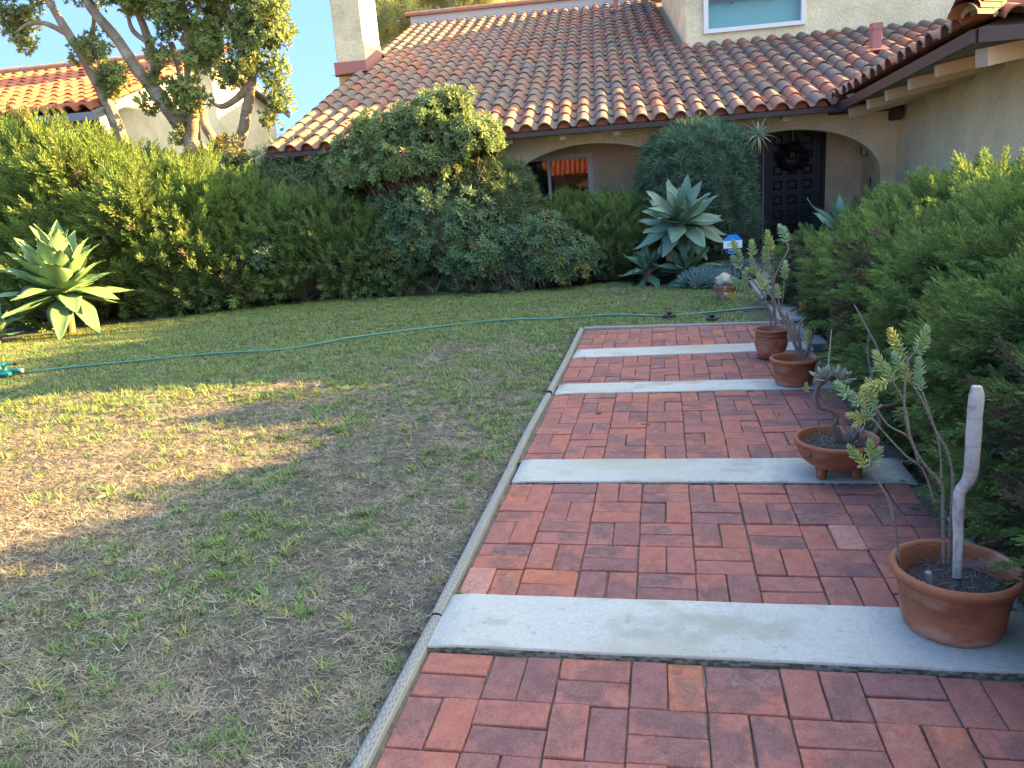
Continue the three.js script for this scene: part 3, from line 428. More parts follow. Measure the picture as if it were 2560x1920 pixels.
  mesh('window_frame', mergeGeometries([fr(X0, X0 + 0.085, Y0, Y1, -2.885, 0.09), fr(X1 - 0.085, X1, Y0, Y1, -2.885, 0.09), fr(X0 + 0.085, X1 - 0.085, Y0, Y0 + 0.075, -2.887, 0.088), fr(X0 + 0.085, X1 - 0.085, Y1 - 0.075, Y1, -2.887, 0.088)]), mWhite, uw);
  mesh('pane', box(X1 - X0 - 0.17, Y1 - Y0 - 0.15, 0.006, (X0 + X1) / 2, (Y0 + Y1) / 2, -2.905), mGlass, uw);
  mesh('sky_tinted_blind', box(X1 - X0 - 0.1, Y1 - Y0 - 0.05, 0.01, (X0 + X1) / 2, (Y0 + Y1) / 2 - 0.02, -3.02), std(0.16, 0.40, 0.38, 0.9), uw);  // teal of the mirrored sky is put into this panel's colour behind the glass
  mesh('blind_rail', box(X1 - X0 - 0.17, 0.03, 0.03, (X0 + X1) / 2, Y1 - 0.10, -2.94), std(0.12, 0.13, 0.14, 0.6), uw);
  for (const x of [-0.02, 0.68]) mesh('blind_clip', box(0.05, 0.05, 0.03, x, Y1 - 0.14, -2.94), mBlack, uw);

  // --- garage wing on the right: wall, hipped roof
  const GW = 1.6, GF = -4.95, EX = 10.8;
  mesh('garage_wall', boxUV(mergeGeometries([box(0.2, 2.45, 3.9, GW + 0.1, 1.17, 3.0), box(EX - GW - 0.6, 2.45, 0.2, (GW + EX - 0.4) / 2 + 0.0, 1.17, 4.85), box(0.2, 2.45, 6.7, EX - 0.7, 1.17, 1.5)]), 0.5), mStucco, h);
  const gr = new THREE.Group(); gr.name = 'garage_roof'; h.add(gr); gr.userData.label = 'hipped tile roof of the garage wing with mortared hip tiles';
  const cN = -5.50, cY = gar(cN), sg = 0.30;
  const gdeck = new GB(); { const P = (x, y, n) => gdeck.v(H(x, y, n)); const A = P(GX, gar(-1.6) - 0.02, -1.6), B = P(GX, cY - 0.02, cN), C2 = P(EX, cY - 0.02, cN), D = P(EX, gar(-1.6), -1.6), E2 = P(5.3, cY + 1.42, -0.84), F2 = P(6.2, cY + 1.42, -0.84), G2 = P(5.3, cY + 1.42, 1.8), H2 = P(6.2, cY + 1.42, 1.8), I2 = P(GX, gar(-1.6) - 0.02, 1.8), J2 = P(EX, 2.1, 1.8); gdeck.q(B, C2, F2, E2); gdeck.q(A, B, E2, E2); gdeck.t(A, E2, G2); gdeck.q(C2, D, F2, F2); gdeck.t(D, H2, F2); gdeck.q(E2, F2, H2, G2); gdeck.t(A, G2, I2); gdeck.t(D, J2, H2); }
  mesh('garage_roof_deck', gdeck.build(true), mSoffit, gr);
  // left slope tiles: u runs along the eave towards the house, v up to the right
  { const v2 = V(1, 0.307, 0).normalize(), eg = V(0, gar(-1.6) - cY, -(-1.6 - cN)).normalize(); layTiles(gr, H(GX - 0.06, cY + 0.015, cN + 0.1), eg, v2, 15, 11, (p, c, r) => (p.x - GX) < ((-p.z) - cN) * 1.05 + 0.05, mTiles.slice(0, 3).concat(mTiles[7]), [0, 1, 2, 7].map(k => tileCols[k]), 45, 15, camH); }
  { const v3 = V(0, 0.307, -1).normalize(); layTiles(gr, H(GX + 0.2, cY + 0.02, cN - 0.06), V(1, 0, 0), v3, 37, 11, (p) => ((-p.z) - cN) < (p.x - GX) * 0.98 + 0.1 && ((-p.z) - cN) < (EX - p.x), mTiles.slice(0, 3), [0, 1, 2].map(k => tileCols[k]), 30, 16, camH); }
  const hip = V(4.66, 1.44, -4.66), hl = hip.length(); hip.normalize();
  const hipG = (() => { const g = new GB(), n = 10, A = [], B = [], C3 = []; for (let k = 0; k <= n; k++) { const a = Math.PI * k / n; A.push(g.v(V(-Math.cos(a) * 0.135, Math.sin(a) * 0.12 + 0.03, 0), k / n, 0)); B.push(g.v(V(-Math.cos(a) * 0.115, Math.sin(a) * 0.10, 0.42), k / n, 1)); C3.push(g.v(V(-Math.cos(a) * 0.115, Math.sin(a) * 0.098 + 0.025, 0.004), k / n, 0)); } for (let k = 0; k < n; k++) { g.q(A[k], A[k + 1], B[k + 1], B[k]); g.q(C3[k], C3[k + 1], A[k + 1], A[k]); } return g.build(); })();
  const morG = (() => { const g = new GB(), n = 14, A = [], B = []; for (let k = 0; k <= n; k++) { const a = Math.PI * k / n, j = hash2(k, 9) * 0.012; A.push(g.v(V(-Math.cos(a) * 0.118, Math.sin(a) * 0.104 + 0.022, -0.014 - j))); B.push(g.v(V(-Math.cos(a) * 0.10, Math.sin(a) * 0.055 + 0.01, -0.006))); } for (let k = 0; k < n; k++) g.q(B[k], B[k + 1], A[k + 1], A[k]); return g.build(); })();
  const side = V().crossVectors(hip, V(0, 1, 0)).normalize(), hn = V().crossVectors(side, hip);
  for (let k = 0; k < 19; k++) { const o = new THREE.Group(); o.name = 'hip_tile'; o.applyMatrix4(new THREE.Matrix4().makeBasis(side.clone().negate(), hn, hip).setPosition(H(GX + 0.02, cY + 0.075, cN + 0.02).addScaledVector(hip, k * 0.34 - (k ? 0.2 : 0.02)))); gr.add(o); const a = mesh('tile', hipG, mTiles[[2, 0, 3, 1][k % 4]], o); mesh('mortar', morG, std(0.55, 0.53, 0.48, 0.95), o); }
  // a stack of hip tiles bedded in mortar at the corner
  for (let k = 0; k < 5; k++) { const o = new THREE.Group(); o.name = 'corner_tile'; o.applyMatrix4(new THREE.Matrix4().makeBasis(V(0.75, 0, 0.66).normalize(), V(0, 1, 0), V().crossVectors(V(0.75, 0, 0.66).normalize(), V(0, 1, 0)))); o.position.copy(H(GX + 0.06 + k * 0.035, cY + 0.05 + k * 0.052, cN + 0.06 + k * 0.035)); gr.add(o); mesh('tile', hipG, mTiles[[1, 0, 1, 7, 0][k]], o); mesh('mortar', morG, std(0.58, 0.56, 0.50, 0.95), o); }
  // fascia boards and beam ends
  const bar = (a, b2, w, hh, m, name, par) => { const g = box(w, hh, a.distanceTo(b2)); const o = mesh(name, g, m, par); o.position.copy(a).add(b2).multiplyScalar(0.5); o.lookAt(par.localToWorld(b2.clone())); return o; };
  bar(H(GX + 0.0, gar(-1.66) - 0.075, -1.66), H(GX, cY - 0.075, cN), 0.05, 0.11, mGutter, 'garage_fascia', h);
  bar(H(GX + 0.02, cY - 0.075, cN), H(EX, cY - 0.075, cN), 0.05, 0.11, mGutter, 'garage_fascia', h);
  for (const [n, dy] of [[-1.95, 0], [-2.66, 0], [-3.28, 0], [-3.95, 0], [-4.62, 0]]) { const y = gar(n) - 0.15; bar(H(GX + 0.05, y - 0.04, n), H(GW + 0.1, y + 0.12, n), 0.08, 0.11, mBeam, 'garage_rafter', h); }
  bar(H(GX + 0.12, cY - 0.24, cN + 0.12), H(GW + 0.3, cY - 0.05, cN + 0.9), 0.11, 0.15, mBeam, 'corner_beam', h);
  for (let k = 0; k < 4; k++) bar(H(GX + 0.9 + k * 0.8, cY - 0.2, cN + 0.04), H(GX + 0.9 + k * 0.8, cY - 0.05, GF + 0.1), 0.09, 0.13, mBeam, 'garage_rafter', h);
  mesh('garage_soffit', (() => { const g = new GB(); const P = (x, y, n) => g.v(H(x, y, n)); g.q(P(GX + 0.02, cY - 0.06, cN + 0.02), P(GX + 0.02, gar(-1.0) - 0.06, -1.0), P(GW + 0.1, gar(-1.0) + 0.12, -1.0), P(GW + 0.1, cY + 0.05, GF)); g.q(P(GX + 0.02, cY - 0.062, cN + 0.02), P(GW + 0.1, cY + 0.048, GF), P(EX, cY + 0.048, GF), P(EX, cY - 0.062, cN + 0.02)); return g.build(true); })(), mSoffit, h);
  mesh('corbel', rbox(0.10, 0.16, 0.3, 1.5, 1.93, 1.26, 0.02), std(0.10, 0.055, 0.045, 0.8), h);
  mesh('header_beam', rbox(0.95, 0.10, 0.10, 1.1, 2.03, 1.26, 0.01), std(0.07, 0.045, 0.04, 0.7), h);
}

// ---------------------------------------------------------------- the house next door, left
{
  const nb = thing('neighbour_house', 'cream house with bright orange tile roof and gable behind the trees', 'house', [2.30, 0, -13.08]); nb.rotation.y = 4.3 * Math.PI / 180; nb.updateMatrixWorld(true);
  const xr = -10.5, xl = -24, n0 = -0.64, y0 = 3.02, na = 4.28, ya = 4.55, n1 = 7.67, y1 = 3.63;
  { const gb = new GB(); const pts = [[n0 + 0.5, -0.1], [n0 + 0.5, y0 + 0.08], [na, ya - 0.1], [n1 - 0.4, y1 + 0.02], [n1 - 0.4, -0.1]]; const A = pts.map(([n, y]) => gb.v(H(xr - 0.35, y, n), n * 0.5, y * 0.5)), B = pts.map(([n, y]) => gb.v(H(xr - 0.55, y, n), n * 0.5, y * 0.5)); gb.t(A[0], A[4], A[2]); gb.t(A[0], A[2], A[1]); gb.t(A[4], A[3], A[2]); for (let k = 0; k < 4; k++) gb.q(A[k], A[k + 1], B[k + 1], B[k]); mesh('gable_wall', gb.build(true), mStuccoPale, nb); }
  mesh('front_wall', boxUV(box(13, 3.1, 0.2, xr - 0.56 - 6.5, 1.5, -(n0 + 0.6)), 0.5), mStuccoPale, nb);
  const roof = new THREE.Group(); roof.name = 'roof'; nb.add(roof);
  const v = V(0, ya - y0, -(na - n0)), L = v.length(); v.normalize();
  const camN = nb.worldToLocal(camera.position.clone());
  layTiles(roof, H(xr - 0.1 - 51 * TP, y0, n0), V(1, 0, 0), v, 51, 14, null, mOrange, orangeCols, 280, 31, camN);
  mesh('roof_deck', (() => { const gb = new GB(), P = (x, y, n) => gb.v(H(x, y, n)); gb.q(P(xl, y0 - 0.03, n0 + 0.02), P(xr - 0.05, y0 - 0.03, n0 + 0.02), P(xr - 0.05, ya - 0.03, na), P(xl, ya - 0.03, na)); gb.q(P(xl, ya - 0.02, na), P(xr - 0.05, ya - 0.02, na), P(xr - 0.05, y1, n1), P(xl, y1, n1)); return gb.build(true); })(), mSoffit, roof);
  { const v2 = V(0, ya - y1, (n1 - na)).normalize(); layTiles(roof, H(xr - 0.1, y1, n1), V(-1, 0, 0), v2, 2, 10, null, mOrange, orangeCols, 20, 32, camN); }
  for (let k = 0; k < 36; k++) { const gg = new THREE.CylinderGeometry(0.13, 0.12, 0.38, 8, 1, false, 0, Math.PI); gg.rotateZ(Math.PI / 2); const o = mesh('ridge_tile', gg, mTiles[[2, 7, 1][k % 3]], roof); o.position.copy(H(xr - 0.3 - k * 0.36, ya + 0.06, na)); }
  // rake trim and gutter
  const bar = (a, b2, w, hh, m, name) => { const o = mesh(name, box(w, hh, a.distanceTo(b2)), m, nb); o.position.copy(a).add(b2).multiplyScalar(0.5); o.lookAt(nb.localToWorld(b2.clone())); };
  bar(H(xr - 0.1, y0 - 0.06, n0), H(xr - 0.1, ya - 0.06, na), 0.05, 0.14, std(0.28, 0.27, 0.26, 0.7), 'rake_board'); bar(H(xr - 0.1, ya - 0.06, na), H(xr - 0.1, y1 - 0.06, n1), 0.05, 0.14, std(0.28, 0.27, 0.26, 0.7), 'rake_board');
  bar(H(xl, y0 - 0.08, n0 - 0.05), H(xr - 0.05, y0 - 0.08, n0 - 0.05), 0.06, 0.12, std(0.22, 0.23, 0.25, 0.5), 'gutter');
  for (let k = 0; k < 5; k++) mesh('attic_vent', box(0.02, 0.04, 0.5, xr - 0.33, 3.95 + k * 0.075, -(na + 0.3)), std(0.4, 0.36, 0.3, 0.8), nb);
}
// ---------------------------------------------------------------- foliage building blocks
function juniperPlume(seed, L, n, w, m = 9) {          // feathery plume along +y: sprays at an acute angle, each set with fine needles
  const R = RNG(seed), b = new GB(), bend = V(R.r(-0.2, 0.2), 0, R.r(-0.2, 0.2));
  for (let k = 0; k < n; k++) {
    const t = 0.04 + 0.96 * (k + R() * 0.8) / n, th = k * 2.4 + R.r(-0.4, 0.4), rad = V(Math.cos(th), 0, Math.sin(th)), o = V(0, L * t, 0).addScaledVector(bend, L * t * t);
    const d = V(0, 1, 0).addScaledVector(bend, t).addScaledVector(rad, 0.85 - 0.55 * t).normalize(), [tt, ss, nn] = basis(d), sl = L * (0.40 - 0.22 * t) * R.r(0.7, 1.2);
    for (let j = 0; j < m; j++) {
      const u = (j + 0.3) / m, a = j * 2.4 + R() * 0.6, e = tt.clone().addScaledVector(ss, Math.cos(a) * (0.62 - 0.3 * u)).addScaledVector(nn, Math.sin(a) * (0.62 - 0.3 * u)).normalize(), p = o.clone().addScaledVector(tt, sl * u * 0.9), ll = sl * (0.40 - 0.12 * u) * R.r(0.8, 1.2), s1 = basis(e)[1].applyAxisAngle(e, R() * 3.14);
      const x = b.v(p.clone().addScaledVector(s1, -w / 2)), c = b.v(p.clone().addScaledVector(s1, w / 2)), g = b.v(p.clone().addScaledVector(e, ll)); b.t(x, c, g);
    }
  }
  return b.build();
}
function rosetteTwig(seed, whorls, leaves, len, wid, spread, shape, segs = 3, stem = 0.012) {   // twig with whorls of leaves at its tips (+y)
  const R = RNG(seed), b = new GB();
  for (let w = 0; w < whorls; w++) {
    const th0 = w * 2.4 + R(), o = w ? V(Math.cos(th0) * spread * R.r(0.5, 1), spread * R.r(-0.5, 0.9), Math.sin(th0) * spread * R.r(0.5, 1)) : V(0, spread * 0.6, 0), ax = o.clone().multiplyScalar(1.2).add(V(0, spread * 0.9, 0)).normalize(), [t, s, n] = basis(ax);
    for (let k = 0; k < leaves; k++) {
      const th = k * 2.39996 + R.r(-0.3, 0.3), q = k / leaves, el = mix(1.25, -0.1, q) + R.r(-0.2, 0.2), rd = s.clone().multiplyScalar(Math.cos(th)).addScaledVector(n, Math.sin(th)), d = rd.clone().multiplyScalar(Math.cos(el)).addScaledVector(t, Math.sin(el)), side = V().crossVectors(d, t).normalize(), nn = V().crossVectors(side, d).normalize();
      ribbon(b, o.clone().addScaledVector(t, -stem * q), d, side, nn, len * R.r(0.7, 1.1), wid * R.r(0.8, 1.1), segs, R.r(-0.05, 0.3), shape, 0.22);
    }
  }
  return b.build();
}
function brushTwig(seed, n, len, wid, L, curl = 0.15) {    // long narrow leaves standing round a shoot
  const R = RNG(seed), b = new GB();
  for (let k = 0; k < n; k++) {
    const t = k / n, th = k * 2.39996 + R.r(-0.3, 0.3), el = mix(0.35, 1.2, t) + R.r(-0.25, 0.25), rd = V(Math.cos(th), 0, Math.sin(th)), d = rd.clone().multiplyScalar(Math.cos(el)).add(V(0, Math.sin(el), 0)).normalize(), side = V().crossVectors(d, _up).normalize(), nn = V().crossVectors(side, d);
    side.applyAxisAngle(d, R.r(-0.8, 0.8)); ribbon(b, V(0, L * t, 0), d, side, nn, len * R.r(0.7, 1.15), wid, 3, R.r(0, curl * 2), u => u < 0.1 ? 0.6 : 1 - Math.pow(u, 3) * 0.95, 0);
  }
  return b.build();
}
function scatter(seed, blobs, count, o = {}) {         // points in the outer shell of a union of ellipsoids
  const R = RNG(seed), out = [], area = blobs.map(b => Math.pow((b[3] * b[4] + b[4] * b[5] + b[3] * b[5]) / 3, 1) * (b[6] || 1)), tot = area.reduce((a, c) => a + c, 0); let guard = 0;
  while (out.length < count && guard++ < count * 40) {
    let k = 0, w = R() * tot; while (k < blobs.length - 1 && (w -= area[k]) > 0) k++;
    const b = blobs[k], y = R.r(o.low ?? -0.6, 1), th = R() * 6.2832, q = Math.sqrt(Math.max(0, 1 - y * y)), d = V(q * Math.cos(th), y, q * Math.sin(th));
    const lump = o.lump ? 1 + o.lump * (fbm(d.x * 3 + b[0] * 2 + 20, d.y * 3 + d.z * 3 + b[2] * 2 + 20, 3) - 0.5) : 1, f = lump * (1 - (o.shell ?? 0.25) * Math.pow(R(), 1.5)), p = V(b[0] + d.x * b[3] * f, b[1] + d.y * b[4] * f, b[2] + d.z * b[5] * f);
    if (p.y < (o.minY ?? 0.04)) continue;
    let bad = false; for (let j = 0; j < blobs.length && !bad; j++) if (j !== k) { const e = blobs[j], s = ((p.x - e[0]) / e[3]) ** 2 + ((p.y - e[1]) / e[4]) ** 2 + ((p.z - e[2]) / e[5]) ** 2; if (s < 0.55) bad = true; }
    if (bad || (o.keep && !o.keep(p, d))) continue;
    const n = V(d.x / b[3], d.y / b[4], d.z / b[5]).normalize();
    n.addScaledVector(_up, o.up ?? 0.3).add(V(R.r(-1, 1), R.r(-1, 1), R.r(-1, 1)).multiplyScalar(o.jit ?? 0.35)); if (o.lean) n.add(o.lean); n.normalize();
    out.push({ p, d: n, f, R });
  }
  return out;
}
function core(blobs, k, parent, mat, seed = 1, name = 'filler_core') {  // solid brown blobs added inside the foliage to stop see-through and light leaks
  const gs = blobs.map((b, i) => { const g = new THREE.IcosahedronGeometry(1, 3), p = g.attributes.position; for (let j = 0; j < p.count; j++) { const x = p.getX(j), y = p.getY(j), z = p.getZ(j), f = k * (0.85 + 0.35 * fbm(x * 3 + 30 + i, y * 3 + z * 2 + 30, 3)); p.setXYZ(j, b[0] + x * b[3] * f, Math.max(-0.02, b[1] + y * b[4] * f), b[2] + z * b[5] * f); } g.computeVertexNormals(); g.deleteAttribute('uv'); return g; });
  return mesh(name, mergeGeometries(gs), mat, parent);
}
function boughs(seed, blobs, nB, per, rad, dome, o) {      // clusters of plumes: each bough is a dome of them standing out of the surface
  const R = RNG(seed + 1), out = [];
  for (const e of scatter(seed, blobs, nB, { shell: 0.06, ...o })) {
    const [t, s, n] = basis(e.d), rr = rad * R.r(0.65, 1.35), dh = dome * R.r(0.5, 1.5), flat = t.clone().addScaledVector(_up, o.fan ?? 0).normalize();
    for (let k = 0; k < per; k++) { const u = Math.sqrt(R()), a = R() * 6.2832, q = V().addScaledVector(s, Math.cos(a) * u * rr).addScaledVector(n, Math.sin(a) * u * rr * 0.75); out.push({ p: e.p.clone().add(q).addScaledVector(t, dh * (1 - u * u) - 0.03 - 0.05 * R()), d: flat.clone().multiplyScalar(1.0).addScaledVector(q, 0.85 / rr).add(V(R.r(-1, 1), R.r(-1, 1), R.r(-1, 1)).multiplyScalar(0.3)).normalize() }); }
  }
  return out;
}
const tint = (R, c, v = 0.25, warm = 0) => { const k = 1 + R.r(-v, v), w = R.r(-1, 1) * 0.08 + warm; return RGB(c[0] * k * (1 + w), c[1] * k, c[2] * k * (1 - w)); };
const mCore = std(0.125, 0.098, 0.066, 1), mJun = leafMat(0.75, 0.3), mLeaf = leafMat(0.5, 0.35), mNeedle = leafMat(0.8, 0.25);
function fill(parent, name, geos, mat, pts, seed, col, s0, s1, opt = {}) {
  const R = RNG(seed), sets = geos.map(() => []);
  pts.forEach((e, i) => { const c = typeof col === 'function' ? col(e, R) : tint(R, col, opt.v ?? 0.25); sets[R.i(geos.length)].push({ p: e.p, d: e.d, s: R.r(s0, s1), c }); });
  geos.forEach((g, k) => { if (sets[k].length) instances(name, parent, g, mat, sets[k], seed + k); });
}
const JUN_FAR = [1, 2, 3].map(k => juniperPlume(40 + k, 0.40, 26, 0.013, 9)), JUN_NEAR = [1, 2, 3, 4].map(k => juniperPlume(60 + k, 0.19, 26, 0.0066, 9));
const PITTO = [1, 2, 3].map(k => rosetteTwig(80 + k, 3, 11, 0.085, 0.026, 0.07, shpOb)), TREELEAF = [1, 2, 3].map(k => rosetteTwig(90 + k, 5, 9, 0.085, 0.032, 0.13, shpOval)), PODO = [1, 2, 3].map(k => brushTwig(100 + k, 46, 0.125, 0.0105, 0.16)), LONGLEAF = [1, 2].map(k => brushTwig(110 + k, 26, 0.22, 0.012, 0.2, 0.5));

// ---------------------------------------------------------------- juniper mass on the left
{
  const t = thing('juniper_shrub', 'huge feathery golden-green juniper behind the sunlit agave', 'shrub', [0, 0, 0]);
  const B = [[-8.6, 0.95, -10.6, 1.5, 1.30, 1.2], [-7.3, 0.98, -10.5, 1.2, 1.20, 1.1], [-6.4, 0.7, -10.3, 1.0, 1.0, 0.9], [-5.7, 0.5, -10.5, 0.9, 0.75, 0.7], [-7.6, 0.45, -9.7, 0.9, 0.7, 0.6], [-9.6, 0.7, -9.6, 1.1, 1.2, 0.9]];
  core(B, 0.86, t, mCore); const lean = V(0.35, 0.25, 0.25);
  fill(t, 'foliage', JUN_FAR, mJun, boughs(201, B, 250, 26, 0.28, 0.32, { up: 0.45, jit: 0.35, lump: 0.35, lean, low: -0.7, fan: 0.25 }), 202, (e, R) => tint(R, R() < 0.05 ? [0.12, 0.10, 0.03] : [0.175, 0.270, 0.042], 0.25), 0.75, 1.3);
  fill(t, 'leader', JUN_FAR, mJun, [0, 1, 2, 3, 4, 5, 6, 7, 8].map(k => ({ p: V(-7.85 + 0.06 * Math.sin(k * 2.4) * (1 - k / 9), 2.2 + k * 0.055, -10.5 + 0.06 * Math.cos(k * 2.4)), d: V(0.3 * Math.sin(k * 2.4) * (1 - k / 9), 1, 0.3 * Math.cos(k * 2.4)).normalize() })), 203, [0.085, 0.145, 0.022], 0.7, 1.0);
  const b = new GB(); limb(b, [[-7.2, 0, -10.2], [-6.9, 0.5, -9.9], [-6.3, 0.8, -9.5]], [0.07, 0.05, 0.02], 6); limb(b, [[-7.2, 0, -10.2], [-7.6, 0.6, -9.9], [-8.1, 1.1, -9.4]], [0.07, 0.05, 0.02], 6); mesh('branches', b.build(), mBark, t);
}
{
  const t = thing('juniper_shrub', 'dark low juniper in shade between the golden juniper and the tall shrub', 'shrub');
  const B = [[-5.0, 0.45, -10.6, 1.0, 0.85, 0.55], [-4.1, 0.45, -10.8, 0.8, 0.72, 0.5], [-5.9, 0.2, -10.1, 0.8, 0.5, 0.4], [-3.4, 0.35, -10.95, 0.7, 0.55, 0.4]];
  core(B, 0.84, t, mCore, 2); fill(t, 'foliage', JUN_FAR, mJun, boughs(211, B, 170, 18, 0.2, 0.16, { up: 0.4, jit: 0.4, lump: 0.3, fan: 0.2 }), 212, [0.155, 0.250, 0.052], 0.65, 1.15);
}
{
  const t = thing('juniper_shrub', 'dark green juniper below the porch window', 'shrub');
  const B = [[0.0, 0.35, -11.05, 0.62, 0.60, 0.45], [-0.55, 0.35, -11.2, 0.5, 0.6, 0.4], [0.42, 0.3, -11.2, 0.3, 0.45, 0.35]];
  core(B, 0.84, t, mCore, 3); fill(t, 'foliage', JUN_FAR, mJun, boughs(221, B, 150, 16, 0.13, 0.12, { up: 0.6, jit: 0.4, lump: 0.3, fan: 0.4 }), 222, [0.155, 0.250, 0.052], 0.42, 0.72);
}
// ---------------------------------------------------------------- clipped juniper hedge along the path's right side
{
  const t = thing('juniper_hedge', 'long clipped juniper hedge along the right side of the brick path', 'hedge');
  const B = []; const R = RNG(31);
  for (let k = 0; k < 14; k++) { const d = 1.5 + k * 0.5, hh = mix(0.98, 0.52, smooth(5.0, 8.2, d)); B.push([2.73 + R.r(-0.05, 0.05) + 0.03 * (d - 2), hh * 0.45, -d, 0.80, hh * (0.55 + R.r(-0.03, 0.04)), 0.52]); if (k % 2) B.push([3.35, 0.55, -d, 0.8, hh * 0.56, 0.7]); }
  B.push([2.55, 0.2, -8.3, 0.45, 0.36, 0.35]);
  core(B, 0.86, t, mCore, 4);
  const brown = (p) => { const n = fbm(p.z * 0.8 + 12, p.y * 1.6 + 3, 3); return smooth(0.42, 0.62, n + 0.32 * smooth(0.72, 0.15, p.y) - 0.05); };
  const keepH = (p, d) => p.x < 3.7 && p.z < -1.15 && !(p.x > 3.0 && p.y < 0.8) && !(p.z < -3 && d.z < -0.6);
  const pts = boughs(231, B, 520, 34, 0.15, 0.17, { up: 0.30, jit: 0.35, lump: 0.30, low: -0.85, lean: V(-0.45, 0.0, 0.3), keep: keepH, fan: 0.05 });
  fill(t, 'foliage', JUN_NEAR, mJun, pts, 232, (e, R) => R() < brown(e.p) * 0.42 ? tint(R, [0.105, 0.085, 0.045], 0.35) : tint(R, [0.155, 0.250, 0.052], 0.25), 0.75, 1.3);
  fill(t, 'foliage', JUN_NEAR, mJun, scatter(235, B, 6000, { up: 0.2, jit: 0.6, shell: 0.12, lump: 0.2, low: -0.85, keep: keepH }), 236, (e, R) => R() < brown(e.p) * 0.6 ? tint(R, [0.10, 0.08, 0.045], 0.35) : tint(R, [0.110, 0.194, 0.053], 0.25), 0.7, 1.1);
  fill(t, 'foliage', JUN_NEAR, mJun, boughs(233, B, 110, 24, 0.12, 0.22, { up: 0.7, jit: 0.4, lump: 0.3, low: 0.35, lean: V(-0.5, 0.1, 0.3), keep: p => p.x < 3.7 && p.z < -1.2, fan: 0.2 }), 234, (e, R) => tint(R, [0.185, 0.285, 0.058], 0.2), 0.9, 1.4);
  const tw = new GB(), RT = RNG(44); for (let k = 0; k < 220; k++) { const d = RT.r(1.6, 8.4), y = RT.r(0.03, 0.55), x = 1.90 + RT.r(-0.05, 0.12) + 0.02 * (d - 2); limb(tw, [[x + 0.12, y, -d], [x, y + RT.r(-0.02, 0.06), -d + RT.r(-0.06, 0.06)], [x - RT.r(0.03, 0.10), y + RT.r(-0.04, 0.10), -d + RT.r(-0.1, 0.1)]], [0.004, 0.0028, 0.0012], 4, 0, k, 4); } const o = mesh('bare_twigs', tw.build(), mTwigGrey, t); o.userData.kind = 'stuff';
}
// ---------------------------------------------------------------- shrubs along the house front
{
  const t = thing('pittosporum_shrub', 'tall leafy shrub with sunlit crown and bare twiggy middle before the roof', 'shrub');
  const B = [[-2.30, 2.25, -10.8, 0.45, 0.36, 0.42], [-2.95, 2.05, -10.8, 0.42, 0.36, 0.4], [-1.80, 1.98, -10.75, 0.38, 0.30, 0.4], [-3.6, 1.72, -10.9, 0.42, 0.34, 0.4], [-2.6, 1.75, -10.6, 0.7, 0.26, 0.4], [-3.95, 1.35, -10.9, 0.28, 0.24, 0.3], [-2.05, 2.48, -10.8, 0.22, 0.2, 0.22], [-3.35, 2.2, -10.8, 0.2, 0.18, 0.2]];
  const C = [[-2.2, 0.85, -10.6, 0.85, 0.60, 0.5], [-3.0, 0.55, -10.7, 0.75, 0.5, 0.45], [-1.75, 0.45, -10.5, 0.6, 0.45, 0.4], [-2.9, 1.15, -10.8, 0.5, 0.25, 0.35]];
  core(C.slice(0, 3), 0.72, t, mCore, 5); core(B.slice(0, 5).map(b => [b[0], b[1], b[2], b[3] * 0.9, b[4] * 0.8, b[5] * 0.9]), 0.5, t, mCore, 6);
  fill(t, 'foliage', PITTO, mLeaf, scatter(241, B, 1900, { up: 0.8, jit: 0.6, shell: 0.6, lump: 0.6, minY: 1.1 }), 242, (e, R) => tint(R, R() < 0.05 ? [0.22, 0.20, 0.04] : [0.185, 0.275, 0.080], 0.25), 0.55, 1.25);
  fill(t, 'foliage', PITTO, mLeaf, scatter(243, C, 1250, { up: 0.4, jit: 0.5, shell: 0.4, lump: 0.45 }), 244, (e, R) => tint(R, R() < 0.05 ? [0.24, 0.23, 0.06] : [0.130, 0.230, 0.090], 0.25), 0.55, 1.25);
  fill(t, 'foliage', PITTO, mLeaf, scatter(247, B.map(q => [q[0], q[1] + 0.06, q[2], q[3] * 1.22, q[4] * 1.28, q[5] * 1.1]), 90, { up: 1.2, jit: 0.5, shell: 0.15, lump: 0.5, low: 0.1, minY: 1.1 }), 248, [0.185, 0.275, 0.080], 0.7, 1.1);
  const b = new GB(), R = RNG(245); for (let k = 0; k < 46; k++) { const x0 = -2.5 + R.r(-0.5, 0.5), x1 = x0 + R.r(-1.0, 0.7), y1 = R.r(1.4, 2.2); limb(b, [[x0, 0, -10.85 + R.r(-0.1, 0.1)], [x0 + (x1 - x0) * 0.35, y1 * 0.55, -10.75 + R.r(-0.2, 0.2)], [x1, y1, -10.7 + R.r(-0.3, 0.35)]], [0.022, 0.012, 0.004], 5, 0.1, k, 7); } mesh('branches', b.build(), std(0.26, 0.17, 0.12, 0.95), t);
}
{
  const t = thing('podocarpus_bush', 'rounded olive bush of narrow leaves left of the porch window', 'bush');
  const B = [[-1.65, 0.95, -11.05, 0.56, 0.72, 0.5], [-1.38, 0.70, -10.95, 0.40, 0.50, 0.42], [-1.8, 1.2, -11.0, 0.4, 0.45, 0.4]];
  core(B, 0.78, t, mCore, 7); fill(t, 'foliage', PODO, mNeedle, scatter(251, B, 1500, { up: 0.5, jit: 0.35, shell: 0.2, lump: 0.2 }), 252, [0.121, 0.176, 0.061], 0.7, 1.1);
}
